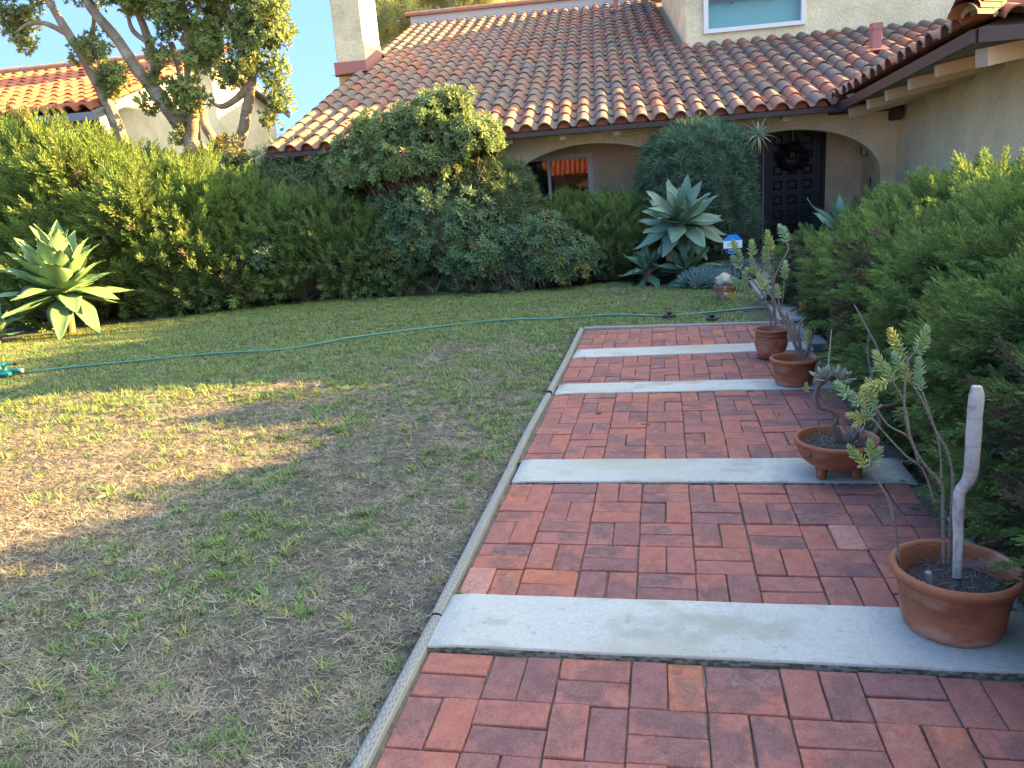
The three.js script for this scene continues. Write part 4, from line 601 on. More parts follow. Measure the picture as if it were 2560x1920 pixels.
{
  const t = thing('podocarpus_bush', 'dense round blue-green podocarpus clipped into a ball beside the front door', 'bush');
  const B = [[1.20, 1.42, -11.35, 0.60, 0.46, 0.55], [1.32, 1.0, -11.3, 0.52, 0.6, 0.5], [0.98, 1.05, -11.35, 0.46, 0.55, 0.45], [1.55, 0.6, -11.2, 0.32, 0.45, 0.35]];
  core(B, 0.80, t, mCore, 8); fill(t, 'foliage', PODO, mNeedle, scatter(261, B, 2600, { up: 0.55, jit: 0.3, shell: 0.16, lump: 0.12 }), 262, [0.111, 0.202, 0.111], 0.75, 1.15);
  const b = new GB(); limb(b, [[1.4, 0, -11.4], [1.3, 0.5, -11.4], [1.2, 1.1, -11.4]], [0.05, 0.04, 0.02], 6); mesh('stem', b.build(), mBark, t);
}
{
  const t = thing('pittosporum_shrub', 'low glossy shrub with yellow-green tips at the lawn edge under the window', 'shrub');
  const B = [[-0.95, 0.55, -10.55, 0.42, 0.42, 0.36], [-0.5, 0.32, -10.5, 0.42, 0.34, 0.34], [-0.7, 0.28, -10.45, 0.4, 0.3, 0.3]];
  core(B, 0.7, t, mCore, 9); fill(t, 'foliage', PITTO, mLeaf, scatter(271, B, 420, { up: 0.5, jit: 0.4, shell: 0.3, lump: 0.3 }), 272, (e, R) => tint(R, R() < 0.16 ? [0.26, 0.26, 0.05] : [0.111, 0.195, 0.078], 0.2), 0.85, 1.25);
}
{
  const t = thing('longleaf_shrub', 'drooping narrow-leaved shrub in the corner below the low roof edge', 'shrub');
  const B = [[-4.75, 1.35, -11.3, 0.7, 0.75, 0.5], [-5.3, 1.15, -11.3, 0.5, 0.7, 0.4], [-4.3, 1.2, -11.4, 0.5, 0.8, 0.4]];
  core(B, 0.7, t, mCore, 10); fill(t, 'foliage', LONGLEAF, mNeedle, scatter(281, B, 850, { up: 0.7, jit: 0.6, shell: 0.4, lump: 0.4 }), 282, [0.126, 0.189, 0.063], 0.8, 1.2);
}
{
  const t = thing('sapling', 'thin young tree with yellowing leaves at the corner of the tile roof', 'sapling');
  const B = [[-5.72, 2.12, -11.2, 0.22, 0.28, 0.2], [-5.6, 1.85, -11.2, 0.16, 0.2, 0.16]];
  fill(t, 'foliage', PITTO, mLeaf, scatter(291, B, 46, { up: 0.5, jit: 0.5, shell: 0.8 }), 292, (e, R) => tint(R, R() < 0.4 ? [0.26, 0.20, 0.03] : [0.12, 0.15, 0.04], 0.2), 0.9, 1.25);
  const b = new GB(); limb(b, [[-5.5, 0, -11.2], [-5.52, 0.9, -11.2], [-5.65, 1.7, -11.2], [-5.72, 2.25, -11.2]], [0.018, 0.014, 0.01, 0.004], 6); mesh('stem', b.build(), mTwigGrey, t);
}
{
  const t = thing('sapling', 'self-sown green sapling poking out of the dark juniper', 'sapling');
  const b = new GB(); limb(b, [[-4.75, 0.1, -9.95], [-4.72, 0.5, -9.9], [-4.6, 0.95, -9.85]], [0.008, 0.006, 0.003], 5);
  mesh('stem', b.build(), mTwigGrey, t); fill(t, 'foliage', PITTO, mLeaf, scatter(295, [[-4.68, 0.72, -9.85, 0.22, 0.3, 0.16]], 26, { up: 0.5, jit: 0.6, shell: 0.9 }), 296, [0.075, 0.150, 0.06], 0.9, 1.3);
}
// strappy clumps, dead twigs and grass at the foot of the shrubs
{
  const blades = (seed, n, L, W, spread) => { const R = RNG(seed), b = new GB(); for (let k = 0; k < n; k++) { const th = k * 2.4 + R(), el = R.r(0.5, 1.35), d = V(Math.cos(th) * Math.cos(el), Math.sin(el), Math.sin(th) * Math.cos(el)), s = V(-Math.sin(th), 0, Math.cos(th)), n2 = V().crossVectors(s, d).normalize(); if (n2.y < 0) n2.negate(); ribbon(b, V(Math.cos(th) * 0.02, 0, Math.sin(th) * 0.02), d, s, n2, L * R.r(0.6, 1.1), W, 6, R.r(0.3, 0.9) * spread, u => u < 0.5 ? 1 : 1 - Math.pow((u - 0.5) * 2, 2) * 0.95, 0.3); } return b.build(); };
  const G = [1, 2, 3].map(k => blades(300 + k, 30, 0.34, 0.017, 0.8)), M = [leafMat(0.55, 0.2, [0.095, 0.135, 0.055]), leafMat(0.55, 0.2, [0.115, 0.150, 0.070]), leafMat(0.6, 0.2, [0.10, 0.12, 0.05])], R = RNG(310);
  const spots = [[-3.55, 10.35], [-3.15, 10.3], [-2.75, 10.28], [-2.4, 10.22], [-2.1, 10.3], [-1.8, 10.2], [-1.5, 10.25], [-1.2, 10.2], [-4.3, 10.2], [-4.7, 10.1], [-5.2, 9.95]];
  spots.forEach(([x, d], k) => { const o = mesh('strappy_plant', G[k % 3], M[k % 3]); o.position.set(x, -0.03, -d); o.rotation.y = R() * 6; o.scale.setScalar(R.r(0.75, 1.2)); tag(o, 'strappy green clump growing along the shaded lawn edge', 'plant', 'strappy clumps along the shrub border'); });
  const b = new GB(); for (let k = 0; k < 170; k++) { const x = k < 90 ? -3.75 + R.r(-0.3, 0.35) : -1.05 + R.r(-0.45, 0.3), d = 10.35 + R.r(-0.1, 0.2), th = R() * 6.28, L = R.r(0.2, 0.55); limb(b, [[x, 0, -d], [x + Math.cos(th) * L * 0.4, L * 0.7, -d + Math.sin(th) * 0.2 * L], [x + Math.cos(th) * L, L * R.r(0.5, 1.1), -d + Math.sin(th) * 0.5 * L]], [0.004, 0.003, 0.0015], 4, 0, k, 5); }
  tag(mesh('dead_twigs', b.build(), std(0.20, 0.165, 0.13, 1)), 'tangle of dead grey twigs at the foot of the shrubs', 'twigs').userData.kind = 'stuff';
}
// ---------------------------------------------------------------- agaves
const agaveLeafGeo = (L, W, seed, droop, wave) => {
  const b = new GB(), n = 12, R = RNG(seed), rings = [], ph = R() * 6;
  for (let k = 0; k <= n; k++) {
    const u = k / n, w = W * 0.5 * (u < 0.55 ? mix(0.50, 1, smooth(0, 0.5, u)) : Math.pow(1 - (u - 0.55) / 0.45, 0.85)) + 0.001, th = 0.024 * (1 - u) * (1 - 0.3 * u) + 0.002, ch = 0.30 * w * (1 - 0.3 * u);
    const x0 = L * u, y0 = -droop * L * u * u + wave * 0.025 * Math.sin(u * 7 + ph) * u;
    const pts = [[-1, 1], [-0.55, 0.32], [0, 0], [0.55, 0.32], [1, 1]];
    const top = pts.map(([s, c]) => b.v(V(s * w, y0 + c * ch + wave * 0.012 * Math.sin(u * 9 + s * 2 + ph) * Math.abs(s), x0), s * 0.5 + 0.5, u)), bot = pts.slice(1, 4).map(([s, c]) => b.v(V(s * w, y0 + c * ch - th * (1 - Math.abs(s) * 0.5), x0), s * 0.5 + 0.5, u));
    rings.push([...top, bot[2], bot[1], bot[0]]);
  }
  for (let k = 0; k < n; k++) for (let j = 0; j < 8; j++) b.q(rings[k][j], rings[k + 1][j], rings[k + 1][(j + 1) % 8], rings[k][(j + 1) % 8]);
  return b.build();
};
const agaveTex = (c0, c1) => tex(64, 256, (u, v) => { const n = fbm(u * 5, v * 24, 3), e = smooth(0.12, 0.0, Math.min(u, 1 - u)), k = 0.88 + 0.24 * n; return [mix(c0[0], c1[0], e) * k, mix(c0[1], c1[1], e) * k, mix(c0[2], c1[2], e) * k]; });
const mAgave = new THREE.MeshPhysicalMaterial({ map: agaveTex([0.150, 0.265, 0.110], [0.20, 0.32, 0.11]), roughness: 0.55 });
const mAgaveBlue = new THREE.MeshPhysicalMaterial({ map: agaveTex([0.150, 0.245, 0.168], [0.21, 0.29, 0.16]), roughness: 0.5 });
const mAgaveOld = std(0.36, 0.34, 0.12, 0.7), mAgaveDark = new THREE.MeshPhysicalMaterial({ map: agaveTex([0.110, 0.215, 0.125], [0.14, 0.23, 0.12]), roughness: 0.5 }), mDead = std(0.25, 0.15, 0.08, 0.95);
function agave(label, pos, count, L, W, mat, seed, axis = V(0, 1, 0), lo = -0.55, group, oldFrac = 0.08, pw = 0.85) {
  const t = thing('agave', label, 'agave', pos, group), R = RNG(seed), G = [0, 1, 2, 3, 4, 5].map(k => agaveLeafGeo(L * R.r(0.9, 1.08), W * R.r(0.9, 1.1), seed + k, [0.02, 0.05, 0.10, 0.16, 0.24, 0.12][k], 1)), q0 = new THREE.Quaternion().setFromUnitVectors(_up, axis.clone().normalize());
  for (let k = 0; k < count; k++) {
    const u = k / (count - 1), el = mix(1.42, lo, Math.pow(u, pw)) + R.r(-0.10, 0.10), az = k * 2.39996 + R.r(-0.15, 0.15), o = mesh('leaf', G[Math.min(5, Math.floor(u * 4 + R() * 2))], u > 1 - oldFrac ? mAgaveOld : mat, t), s = (u < 0.12 ? mix(0.62, 0.95, u / 0.12) : 1) * R.r(0.88, 1.08);
    const d = V(Math.cos(az) * Math.cos(el), Math.sin(el), Math.sin(az) * Math.cos(el)).applyQuaternion(q0), up = _up.clone().applyQuaternion(q0), side = V().crossVectors(up, d).normalize(), nn = V().crossVectors(d, side);
    o.quaternion.setFromRotationMatrix(new THREE.Matrix4().makeBasis(side, nn, d)); o.scale.set(s, s, s); o.position.copy(up.clone().multiplyScalar(0.10 * (1 - u)).addScaledVector(d, 0.03));
  }
  const b = new GB(); limb(b, [V(0, -pos[1] - 0.03, 0), V(0.01, -pos[1] * 0.5, 0), axis.clone().multiplyScalar(0.08)], [0.06, 0.055, 0.07], 8, 0.3); mesh('trunk', b.build(), mDead, t);
  return t;
}
agave('big pale agave catching the sun in front of the golden juniper', [-6.62, 0.46, -8.35], 46, 0.80, 0.30, mAgave, 401, V(0.12, 1, 0.10), -0.4, null, 0, 1.6);
agave('small agave pup at the foot of the big pale agave', [-7.15, 0.05, -7.75], 16, 0.36, 0.12, mAgave, 402, V(0.1, 1, 0.1), 0.1, null, 0);
agave('large blue-grey agave rosette on a stalk before the round bush', [0.96, 0.68, -10.25], 50, 0.58, 0.235, mAgaveBlue, 403, V(-0.02, 0.9, 0.5), -0.9);
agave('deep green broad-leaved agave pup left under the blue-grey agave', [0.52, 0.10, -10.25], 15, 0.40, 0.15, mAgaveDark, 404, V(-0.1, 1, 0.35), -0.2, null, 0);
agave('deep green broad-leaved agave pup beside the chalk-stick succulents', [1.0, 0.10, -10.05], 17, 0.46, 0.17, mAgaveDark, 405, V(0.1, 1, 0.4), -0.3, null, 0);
agave('pale agave half hidden behind the end of the hedge', [2.78, 0.45, -9.6], 16, 0.55, 0.15, mAgaveBlue, 406, V(-0.15, 1, 0.2), -0.1, null, 0);
agave('small drooping agave by the wall below the window', [0.05, 0.75, -11.75], 14, 0.34, 0.10, mAgaveBlue, 407, V(0, 1, 0.2), -0.3, null, 0);
{ // aloe on a tall stalk by the door
  const t = thing('tree_aloe', 'spiky aloe rosette on a tall bare stalk in front of the door', 'aloe', [1.98, 0, -11.0]), b = new GB(), R = RNG(420);
  limb(b, [[-0.42, 0, -0.2], [-0.36, 0.8, -0.2], [-0.16, 1.5, -0.08], [0, 1.78, 0]], [0.016, 0.013, 0.010, 0.009], 6, 0.2); mesh('stalk', b.build(), std(0.30, 0.26, 0.2, 0.95), t);
  const G = agaveLeafGeo(0.24, 0.022, 421, 0.35, 0), M = std(0.20, 0.27, 0.19, 0.6), Y = std(0.35, 0.30, 0.13, 0.8);
  for (let k = 0; k < 26; k++) { const u = k / 25, el = mix(1.4, -1.1, u), az = k * 2.4, o = mesh('leaf', G, u > 0.8 ? Y : M, t), d = V(Math.cos(az) * Math.cos(el), Math.sin(el), Math.sin(az) * Math.cos(el)), side = V().crossVectors(_up, d).normalize(); o.quaternion.setFromRotationMatrix(new THREE.Matrix4().makeBasis(side, V().crossVectors(d, side), d)); o.position.set(0, 1.77, 0); o.scale.setScalar(R.r(0.8, 1.15)); }
}
{ // ferny dark plants by the porch
  const G = brushTwig(430, 40, 0.20, 0.014, 0.28, 0.4), M = leafMat(0.6, 0.2, [0.045, 0.10, 0.055]);
  for (const [x, d, s, l] of [[3.25, 12.0, 1.2, 'dark leafy plant against the porch wall beside the door'], [3.55, 11.6, 1.2, 'dark leafy plant in the corner of the garage wall']]) { const t = thing('leafy_plant', l, 'plant', [x, 0, -d]), R = RNG(432 + d); const pts = []; for (let k = 0; k < 24; k++) pts.push({ p: V(R.r(-0.25, 0.25), R.r(0.05, 0.35), R.r(-0.2, 0.2)), d: V(R.r(-0.6, 0.6), 1, R.r(-0.4, 0.7)).normalize() }); fill(t, 'foliage', [G], leafMat(0.6, 0.2), pts, 433, [0.050, 0.105, 0.055], 0.7 * s, 1.0 * s); mesh('stem', limb(new GB(), [[0, 0, 0], [0.02, 0.3, 0]], [0.02, 0.01], 5).build(), mTwig, t); }
}
{ // blue chalk-stick succulents
  const b = new GB(), R = RNG(440); for (let k = 0; k < 26; k++) { const th = k * 2.4, el = R.r(0.5, 1.45), d = V(Math.cos(th) * Math.cos(el), Math.sin(el), Math.sin(th) * Math.cos(el)), L = R.r(0.07, 0.13); limb(b, [V(0, R.r(0, 0.04), 0), d.clone().multiplyScalar(L * 0.5).add(V(0, 0.012, 0)), d.clone().multiplyScalar(L).add(V(0, 0.03, 0))], [0.006, 0.0075, 0.003], 5, 0, k, 4); } const G = b.build();
  for (const [x, d, n, w, l] of [[1.26, 9.75, 34, 0.26, 'blue-grey chalk-stick succulents spilling onto the lawn left of the weathered pot'], [1.42, 10.25, 22, 0.22, 'blue-grey chalk-stick succulents behind the weathered pot'], [1.72, 10.2, 16, 0.18, 'greyish tuft of succulents beside the concrete walk']]) { const t = thing('chalk_stick_plant', l, 'succulent', [x, -0.02, -d]), pts = [], RR = RNG(441 + n); for (let k = 0; k < n * 2; k++) { const a = RR() * 6.28, r = Math.sqrt(RR()) * w; pts.push({ p: V(Math.cos(a) * r, 0.02 + 0.12 * (1 - r / w) * RR(), Math.sin(a) * r * 0.7), d: V(Math.cos(a) * r * 2, 1, Math.sin(a) * r * 2 + 0.3).normalize() }); } fill(t, 'fingers', [G], phys(1, 1, 1, 0.6), pts, 445 + n, [0.20, 0.29, 0.28], 0.9, 1.5, { v: 0.15 }); }
}
// ---------------------------------------------------------------- trees behind the junipers
function tree(label, limbs, blobs, nLeaf, seed, col, geos, scale, name = 'tree', mat = mLeaf, opt = {}) {
  const t = thing(name, label, 'tree'); const b = new GB();
  limbs.forEach(([pts, rad], k) => limb(b, pts, rad, k < 4 ? 10 : 6, 0.25, seed + k)); mesh('trunk', b.build(), mBark, t);
  const crown = new THREE.Group(); crown.name = 'crown'; t.add(crown);
  const pts = scatter(seed + 50, blobs, nLeaf, { up: 0.4, jit: 0.7, shell: 0.85, lump: 0.5, minY: 0.5, low: -1, ...opt }); fill(crown, 'leaves', geos, mat, pts, seed + 60, col, scale[0], scale[1]);
  const tw = new GB(), R = RNG(seed + 70); pts.slice(0, Math.min(160, pts.length)).forEach((e, k) => { const bl = blobs[R.i(blobs.length)]; const near = blobs.reduce((a, c) => V(c[0], c[1], c[2]).distanceTo(e.p) < V(a[0], a[1], a[2]).distanceTo(e.p) ? c : a, blobs[0]), c = V(near[0], near[1] - near[4] * 0.5, near[2]); limb(tw, [c, c.clone().lerp(e.p, 0.55).add(V(R.r(-0.06, 0.06), R.r(-0.06, 0.06), R.r(-0.06, 0.06))), e.p], [0.012, 0.007, 0.003], 4, 0, k, 5); }); mesh('twigs', tw.build(), std(0.24, 0.19, 0.14, 0.95), crown);
  return t;
}
const sunGreen = (e, R) => tint(R, R() < 0.10 ? [0.30, 0.31, 0.07] : R() < 0.5 ? [0.225, 0.295, 0.068] : [0.175, 0.250, 0.062], 0.25);
tree('slender leaning tree with pale bark above the golden juniper', [[[[-8.0, 1.2, -12], [-8.08, 2.6, -12], [-8.36, 3.62, -12], [-8.72, 4.37, -12], [-8.98, 4.95, -12.0]], [0.13, 0.11, 0.09, 0.07, 0.05]], [[[-8.66, 4.25, -12], [-9.0, 4.45, -11.9], [-9.35, 4.45, -11.9], [-9.55, 4.3, -11.8]], [0.045, 0.04, 0.03, 0.012]], [[[-8.5, 3.9, -12], [-8.25, 4.4, -12.1], [-8.2, 4.9, -12.1]], [0.04, 0.03, 0.015]], [[[-8.0, 0, -12], [-8.0, 1.2, -12]], [0.15, 0.13]]],
  [[-9.55, 4.6, -11.9, 0.36, 0.22, 0.3], [-9.5, 4.25, -11.9, 0.18, 0.14, 0.16], [-8.3, 4.0, -12.0, 0.34, 0.22, 0.3], [-9.1, 5.2, -12, 0.7, 0.35, 0.5], [-8.25, 5.0, -12, 0.4, 0.3, 0.4], [-8.0, 3.55, -11.95, 0.22, 0.18, 0.22], [-8.2, 3.35, -12.1, 0.2, 0.14, 0.2]], 300, 500, sunGreen, TREELEAF, [0.7, 1.1], 'leaning_tree');
tree('forked pale-barked tree with thick spreading limbs behind the junipers', [[[[-6.72, 0, -12.0], [-6.74, 1.3, -12.0], [-6.77, 1.95, -12], [-6.79, 2.44, -12]], [0.17, 0.15, 0.14, 0.15]],
  [[[-6.79, 2.40, -12], [-7.0, 2.78, -12], [-7.32, 3.30, -12], [-7.55, 3.62, -12.0], [-7.8, 4.08, -12], [-8.2, 4.65, -12], [-8.4, 5.1, -12]], [0.13, 0.125, 0.115, 0.10, 0.085, 0.07, 0.05]],
  [[[-6.79, 2.42, -12], [-6.70, 2.85, -12], [-6.72, 3.4, -12.1], [-6.6, 4.2, -12.1], [-6.7, 5.0, -12.1]], [0.12, 0.10, 0.08, 0.06, 0.04]],
  [[[-7.38, 3.40, -12], [-7.25, 3.62, -12.05], [-7.32, 4.0, -12.1], [-7.42, 4.5, -12.1], [-7.5, 5.0, -12]], [0.085, 0.08, 0.07, 0.06, 0.04]], [[[-7.3, 3.55, -12], [-7.05, 3.65, -11.95], [-6.98, 3.95, -11.9]], [0.05, 0.045, 0.02]], [[[-7.28, 4.0, -12], [-7.5, 4.2, -12.0], [-7.55, 4.5, -12]], [0.045, 0.04, 0.02]], [[[-6.95, 2.75, -12.1], [-6.9, 3.4, -12.2], [-7.0, 4.0, -12.2]], [0.08, 0.07, 0.05]]],
  [[-6.75, 4.35, -12.0, 0.34, 0.28, 0.4], [-6.25, 4.15, -12.2, 0.36, 0.28, 0.4], [-7.35, 4.62, -12, 0.42, 0.2, 0.5], [-6.1, 4.7, -12.1, 0.5, 0.3, 0.6], [-6.8, 4.85, -12.1, 0.5, 0.22, 0.6], [-6.6, 3.12, -11.75, 0.36, 0.34, 0.3], [-7.02, 3.82, -11.9, 0.2, 0.16, 0.2], [-7.1, 5.1, -12, 0.8, 0.3, 0.6], [-6.3, 3.72, -11.95, 0.34, 0.22, 0.35], [-7.35, 3.05, -11.9, 0.2, 0.13, 0.2], [-6.95, 2.55, -11.9, 0.12, 0.1, 0.12], [-6.9, 3.25, -12.1, 0.16, 0.14, 0.16], [-7.3, 3.45, -12.0, 0.14, 0.1, 0.14]], 580, 520, sunGreen, TREELEAF, [0.75, 1.15], 'forked_tree');
tree('smaller forked tree with one limb raised beside the neighbouring gable', [[[[-6.30, 0, -12.1], [-6.32, 1.2, -12.1], [-6.33, 1.78, -12.1], [-6.31, 2.06, -12.1]], [0.16, 0.145, 0.14, 0.13]], [[[-6.31, 2.02, -12.1], [-6.16, 2.14, -12.05], [-5.92, 2.5, -12.05], [-5.68, 3.0, -12], [-5.58, 3.25, -12], [-5.5, 3.9, -12]], [0.10, 0.10, 0.09, 0.08, 0.075, 0.05]], [[[-6.32, 2.05, -12.1], [-6.45, 2.4, -12.1], [-6.58, 2.75, -12.1], [-6.62, 3.3, -12.2]], [0.09, 0.08, 0.075, 0.05]], [[[-5.60, 3.22, -12], [-5.85, 3.02, -11.95], [-6.15, 2.92, -11.95], [-6.35, 3.05, -11.95]], [0.06, 0.055, 0.045, 0.02]], [[[-6.4, 2.1, -12.15], [-6.7, 2.3, -12.2], [-6.95, 2.7, -12.2]], [0.06, 0.05, 0.03]]],
  [[-5.2, 4.3, -12.1, 0.36, 0.34, 0.4], [-5.65, 4.05, -12.1, 0.3, 0.24, 0.3], [-5.15, 3.85, -12.0, 0.28, 0.22, 0.3], [-5.5, 3.55, -11.9, 0.30, 0.22, 0.3], [-5.2, 3.35, -12.0, 0.22, 0.2, 0.2], [-5.15, 2.95, -12.0, 0.16, 0.24, 0.2], [-5.4, 4.8, -12.1, 0.6, 0.3, 0.5], [-5.95, 3.35, -11.9, 0.22, 0.14, 0.25], [-5.4, 2.65, -12, 0.15, 0.13, 0.15]], 390, 540, sunGreen, TREELEAF, [0.75, 1.1], 'forked_tree');
{ // pine behind the house
  const G = [1, 2].map(k => { const R = RNG(560 + k), b = new GB(); for (let j = 0; j < 46; j++) { const th = j * 2.4, el = R.r(-0.5, 1.4), d = V(Math.cos(th) * Math.cos(el), Math.sin(el), Math.sin(th) * Math.cos(el)), [t, s, n] = basis(d); ribbon(b, V(0, R.r(0, 0.12), 0), t, s, n, R.r(0.2, 0.32), 0.012, 2, 0.25, shpNeedle, 0); } return b.build(); });
  const blobs = [], R = RNG(566); for (let k = 0; k < 24; k++) blobs.push([-6.2 + R.r(-2.2, 2.4), 6.9 + R.r(-0.7, 1.1), -26 + R.r(-1.2, 1.2), R.r(0.4, 0.75), R.r(0.28, 0.5), R.r(0.4, 0.7)]); blobs.push([-8.2, 6.3, -25.4, 0.6, 0.5, 0.5], [-7.6, 6.7, -25.6, 0.6, 0.4, 0.5], [-8.6, 5.6, -25.5, 0.4, 0.5, 0.4]);
  tree('golden pine crown rising behind the tile roof ridge', [[[[-5.6, 0, -26.5], [-5.6, 5, -26.4], [-5.5, 8.5, -26.2]], [0.3, 0.24, 0.12]], ...blobs.map(b => [[[-5.55, b[1] - 1.0, -26.3], [(b[0] - 5.55) / 2, b[1] - 0.4, (b[2] - 26.3) / 2], [b[0], b[1], b[2]]], [0.09, 0.06, 0.02]])], blobs, 1000, 570, (e, R) => tint(R, [0.42, 0.43, 0.13], 0.25), G, [0.9, 1.3], 'pine_tree', leafMat(0.8, 0.4));
  const t = thing('pine_tree', 'thin pine sprig showing at the foot of the chimney', 'tree', [-10.4, 0, -20]); fill(t, 'crown', G, mNeedle, [[-0.02, 3.9, 0], [-0.1, 4.1, 0.05], [0.05, 4.2, 0], [-0.12, 3.7, 0], [0.02, 4.4, 0]].map(([x, y, z]) => ({ p: V(x, y, z), d: V(-0.5, 0.8, 0.2).normalize() })), 590, [0.14, 0.15, 0.05], 0.8, 1.1); mesh('trunk', limb(new GB(), [[0.3, 0, 0], [0.25, 2.5, 0], [0.0, 4.2, 0]], [0.08, 0.06, 0.02], 6).build(), mBark, t);
}
// trees along the right-hand boundary: label, x, depth, height, crown radius, seed, leaf clumps
const SHADE = [
  ['boundary tree beyond the driveway, shading the near lawn and path', 10.2, 4.6, 3.72, 1.5, 1001, 420],
  ['boundary tree beside the driveway, shading the middle of the lawn', 9.8, 7.0, 3.5, 1.4, 1011, 420],
  ['boundary tree near the garage corner, shading the path', 8.2, 2.6, 3.05, 1.5, 1021, 420],
  ['boundary tree by the street, shading the nearest bricks', 9.0, 0.6, 3.7, 1.6, 1031, 420],
  ['tall boundary tree to the right of the garage, dappling the tile roof', 15.0, 17.7, 8.3, 1.3, 1041, 300],
  ['slim tree behind the garage, throwing broken light on the low eave', 13.0, 16.0, 6.8, 1.0, 1051, 60],
  ['rounded tree behind the garage, shading the far lawn', 13.0, 12.7, 6.25, 1.7, 1061, 420],  // added to darken the far lawn where light clears the garage roof
];
const STEMS_NEAR = [
 [[[1.534,0.191,-2.27],[1.516,0.392,-2.261],[1.507,0.45,-2.252],[1.447,0.528,-2.243],[1.411,0.601,-2.234],[1.389,0.686,-2.226],[1.384,0.786,-2.217],[1.384,0.834,-2.208],[1.364,0.859,-2.199],[1.346,0.887,-2.19]],[8,9]],
 [[[1.402,0.818,-2.27],[1.414,0.835,-2.27],[1.429,0.847,-2.27],[1.435,0.864,-2.27]],[2,3]],
 [[[1.547,0.192,-2.27],[1.547,0.385,-2.279],[1.548,0.454,-2.287],[1.53,0.54,-2.296],[1.502,0.59,-2.304],[1.459,0.69,-2.313],[1.421,0.754,-2.321],[1.403,0.783,-2.33]],[6,7]],
 [[[1.513,0.443,-2.27],[1.501,0.564,-2.277],[1.47,0.667,-2.285],[1.447,0.737,-2.292],[1.444,0.776,-2.3]],[3,4]],
 [[[1.497,0.388,-2.27],[1.452,0.503,-2.253],[1.405,0.544,-2.237],[1.323,0.641,-2.22],[1.29,0.688,-2.203],[1.254,0.724,-2.187],[1.22,0.753,-2.17]],[5,6]],
 [[[1.447,0.514,-2.27],[1.418,0.589,-2.28],[1.366,0.621,-2.29],[1.332,0.678,-2.3],[1.324,0.704,-2.31]],[3,4]],
 [[[1.336,0.625,-2.27],[1.307,0.66,-2.26],[1.288,0.701,-2.25]],[1,2]],
 [[[1.421,0.589,-2.27],[1.402,0.698,-2.287],[1.37,0.757,-2.303],[1.349,0.791,-2.32]],[2,3]],
 [[[1.414,0.181,-2.27],[1.373,0.391,-2.262],[1.339,0.456,-2.254],[1.31,0.499,-2.246],[1.289,0.523,-2.238],[1.264,0.551,-2.23]],[4,5]],
 [[[1.31,0.496,-2.27],[1.322,0.514,-2.27],[1.318,0.543,-2.27]],[1,2]],
 [[[1.361,0.766,-2.27],[1.343,0.752,-2.27],[1.331,0.746,-2.27]],[1,2]],
 [[[1.306,0.667,-2.27],[1.3,0.657,-2.27],[1.291,0.655,-2.27]],[1,2]],
];
const STEMS_FAR = [
 [[[1.488,0.209,-5.78],[1.484,0.308,-5.763],[1.445,0.446,-5.747],[1.353,0.593,-5.73],[1.261,0.693,-5.713],[1.26,0.741,-5.697],[1.232,0.817,-5.68]],[4,5,6]],
 [[[1.478,0.306,-5.78],[1.375,0.494,-5.763],[1.282,0.548,-5.747],[1.263,0.551,-5.73]],[2,3]],
 [[[1.376,0.491,-5.78],[1.313,0.466,-5.78],[1.258,0.463,-5.78]],[1,2]],
 [[[1.505,0.305,-5.78],[1.504,0.53,-5.797],[1.478,0.642,-5.813],[1.408,0.634,-5.83]],[2,3]],
 [[[1.523,0.246,-5.78],[1.513,0.576,-5.8],[1.559,0.693,-5.82],[1.61,0.781,-5.84],[1.598,0.844,-5.86],[1.578,0.886,-5.88]],[4,5]],
 [[[1.55,0.303,-5.78],[1.58,0.476,-5.82],[1.589,0.584,-5.86],[1.597,0.616,-5.9]],[2,3]],
 [[[1.495,0.381,-5.78],[1.504,0.719,-5.78],[1.481,0.803,-5.78],[1.472,0.84,-5.78]],[2,3]],
 [[[1.414,0.308,-5.78],[1.335,0.472,-5.73],[1.303,0.584,-5.68]],[1,2]],
 [[[1.449,0.441,-5.78],[1.371,0.675,-5.82],[1.366,0.765,-5.86]],[1,2]],
 [[[1.502,0.533,-5.78],[1.457,0.72,-5.79],[1.458,0.728,-5.8]],[1,2]],
 [[[1.468,0.306,-5.78],[1.445,0.378,-5.813],[1.402,0.432,-5.847],[1.452,0.492,-5.88]],[2,3]],
];
const STEMS_MID = [
 [[[1.575,0.176,-5.03],[1.487,0.387,-5.047],[1.409,0.554,-5.063],[1.355,0.637,-5.08]],[3]],
 [[[1.583,0.176,-5.03],[1.532,0.389,-5.03],[1.452,0.475,-5.03],[1.435,0.575,-5.03]],[3]],
 [[[1.591,0.176,-5.03],[1.565,0.304,-5.03],[1.57,0.404,-5.03],[1.601,0.436,-5.03]],[]],
 [[[1.598,0.176,-5.03],[1.635,0.301,-5.03],[1.641,0.384,-5.03]],[]],
 [[[1.587,0.176,-5.03],[1.539,0.266,-5.013],[1.511,0.379,-4.997],[1.476,0.483,-4.98]],[]],
 [[[1.618,0.175,-5.03],[1.631,0.231,-5.045],[1.629,0.27,-5.06]],[2]],
];
const BARE_STEM = [[1.561,0.167,-2.24],[1.557,0.275,-2.24],[1.551,0.402,-2.24],[1.552,0.434,-2.24],[1.573,0.476,-2.24],[1.575,0.577,-2.24],[1.574,0.679,-2.24],[1.574,0.722,-2.24],[1.573,0.748,-2.24]];
const GREY_STEM_A = [[1.508,0.138,-3.48],[1.466,0.221,-3.48],[1.479,0.275,-3.48],[1.449,0.302,-3.48],[1.4,0.319,-3.48],[1.384,0.363,-3.48],[1.397,0.416,-3.48],[1.426,0.442,-3.48]];
const GREY_STEM_B = [[1.586,0.109,-3.5],[1.637,0.157,-3.517],[1.672,0.228,-3.533],[1.659,0.277,-3.55],[1.687,0.288,-3.567],[1.74,0.293,-3.583],[1.786,0.32,-3.6]];
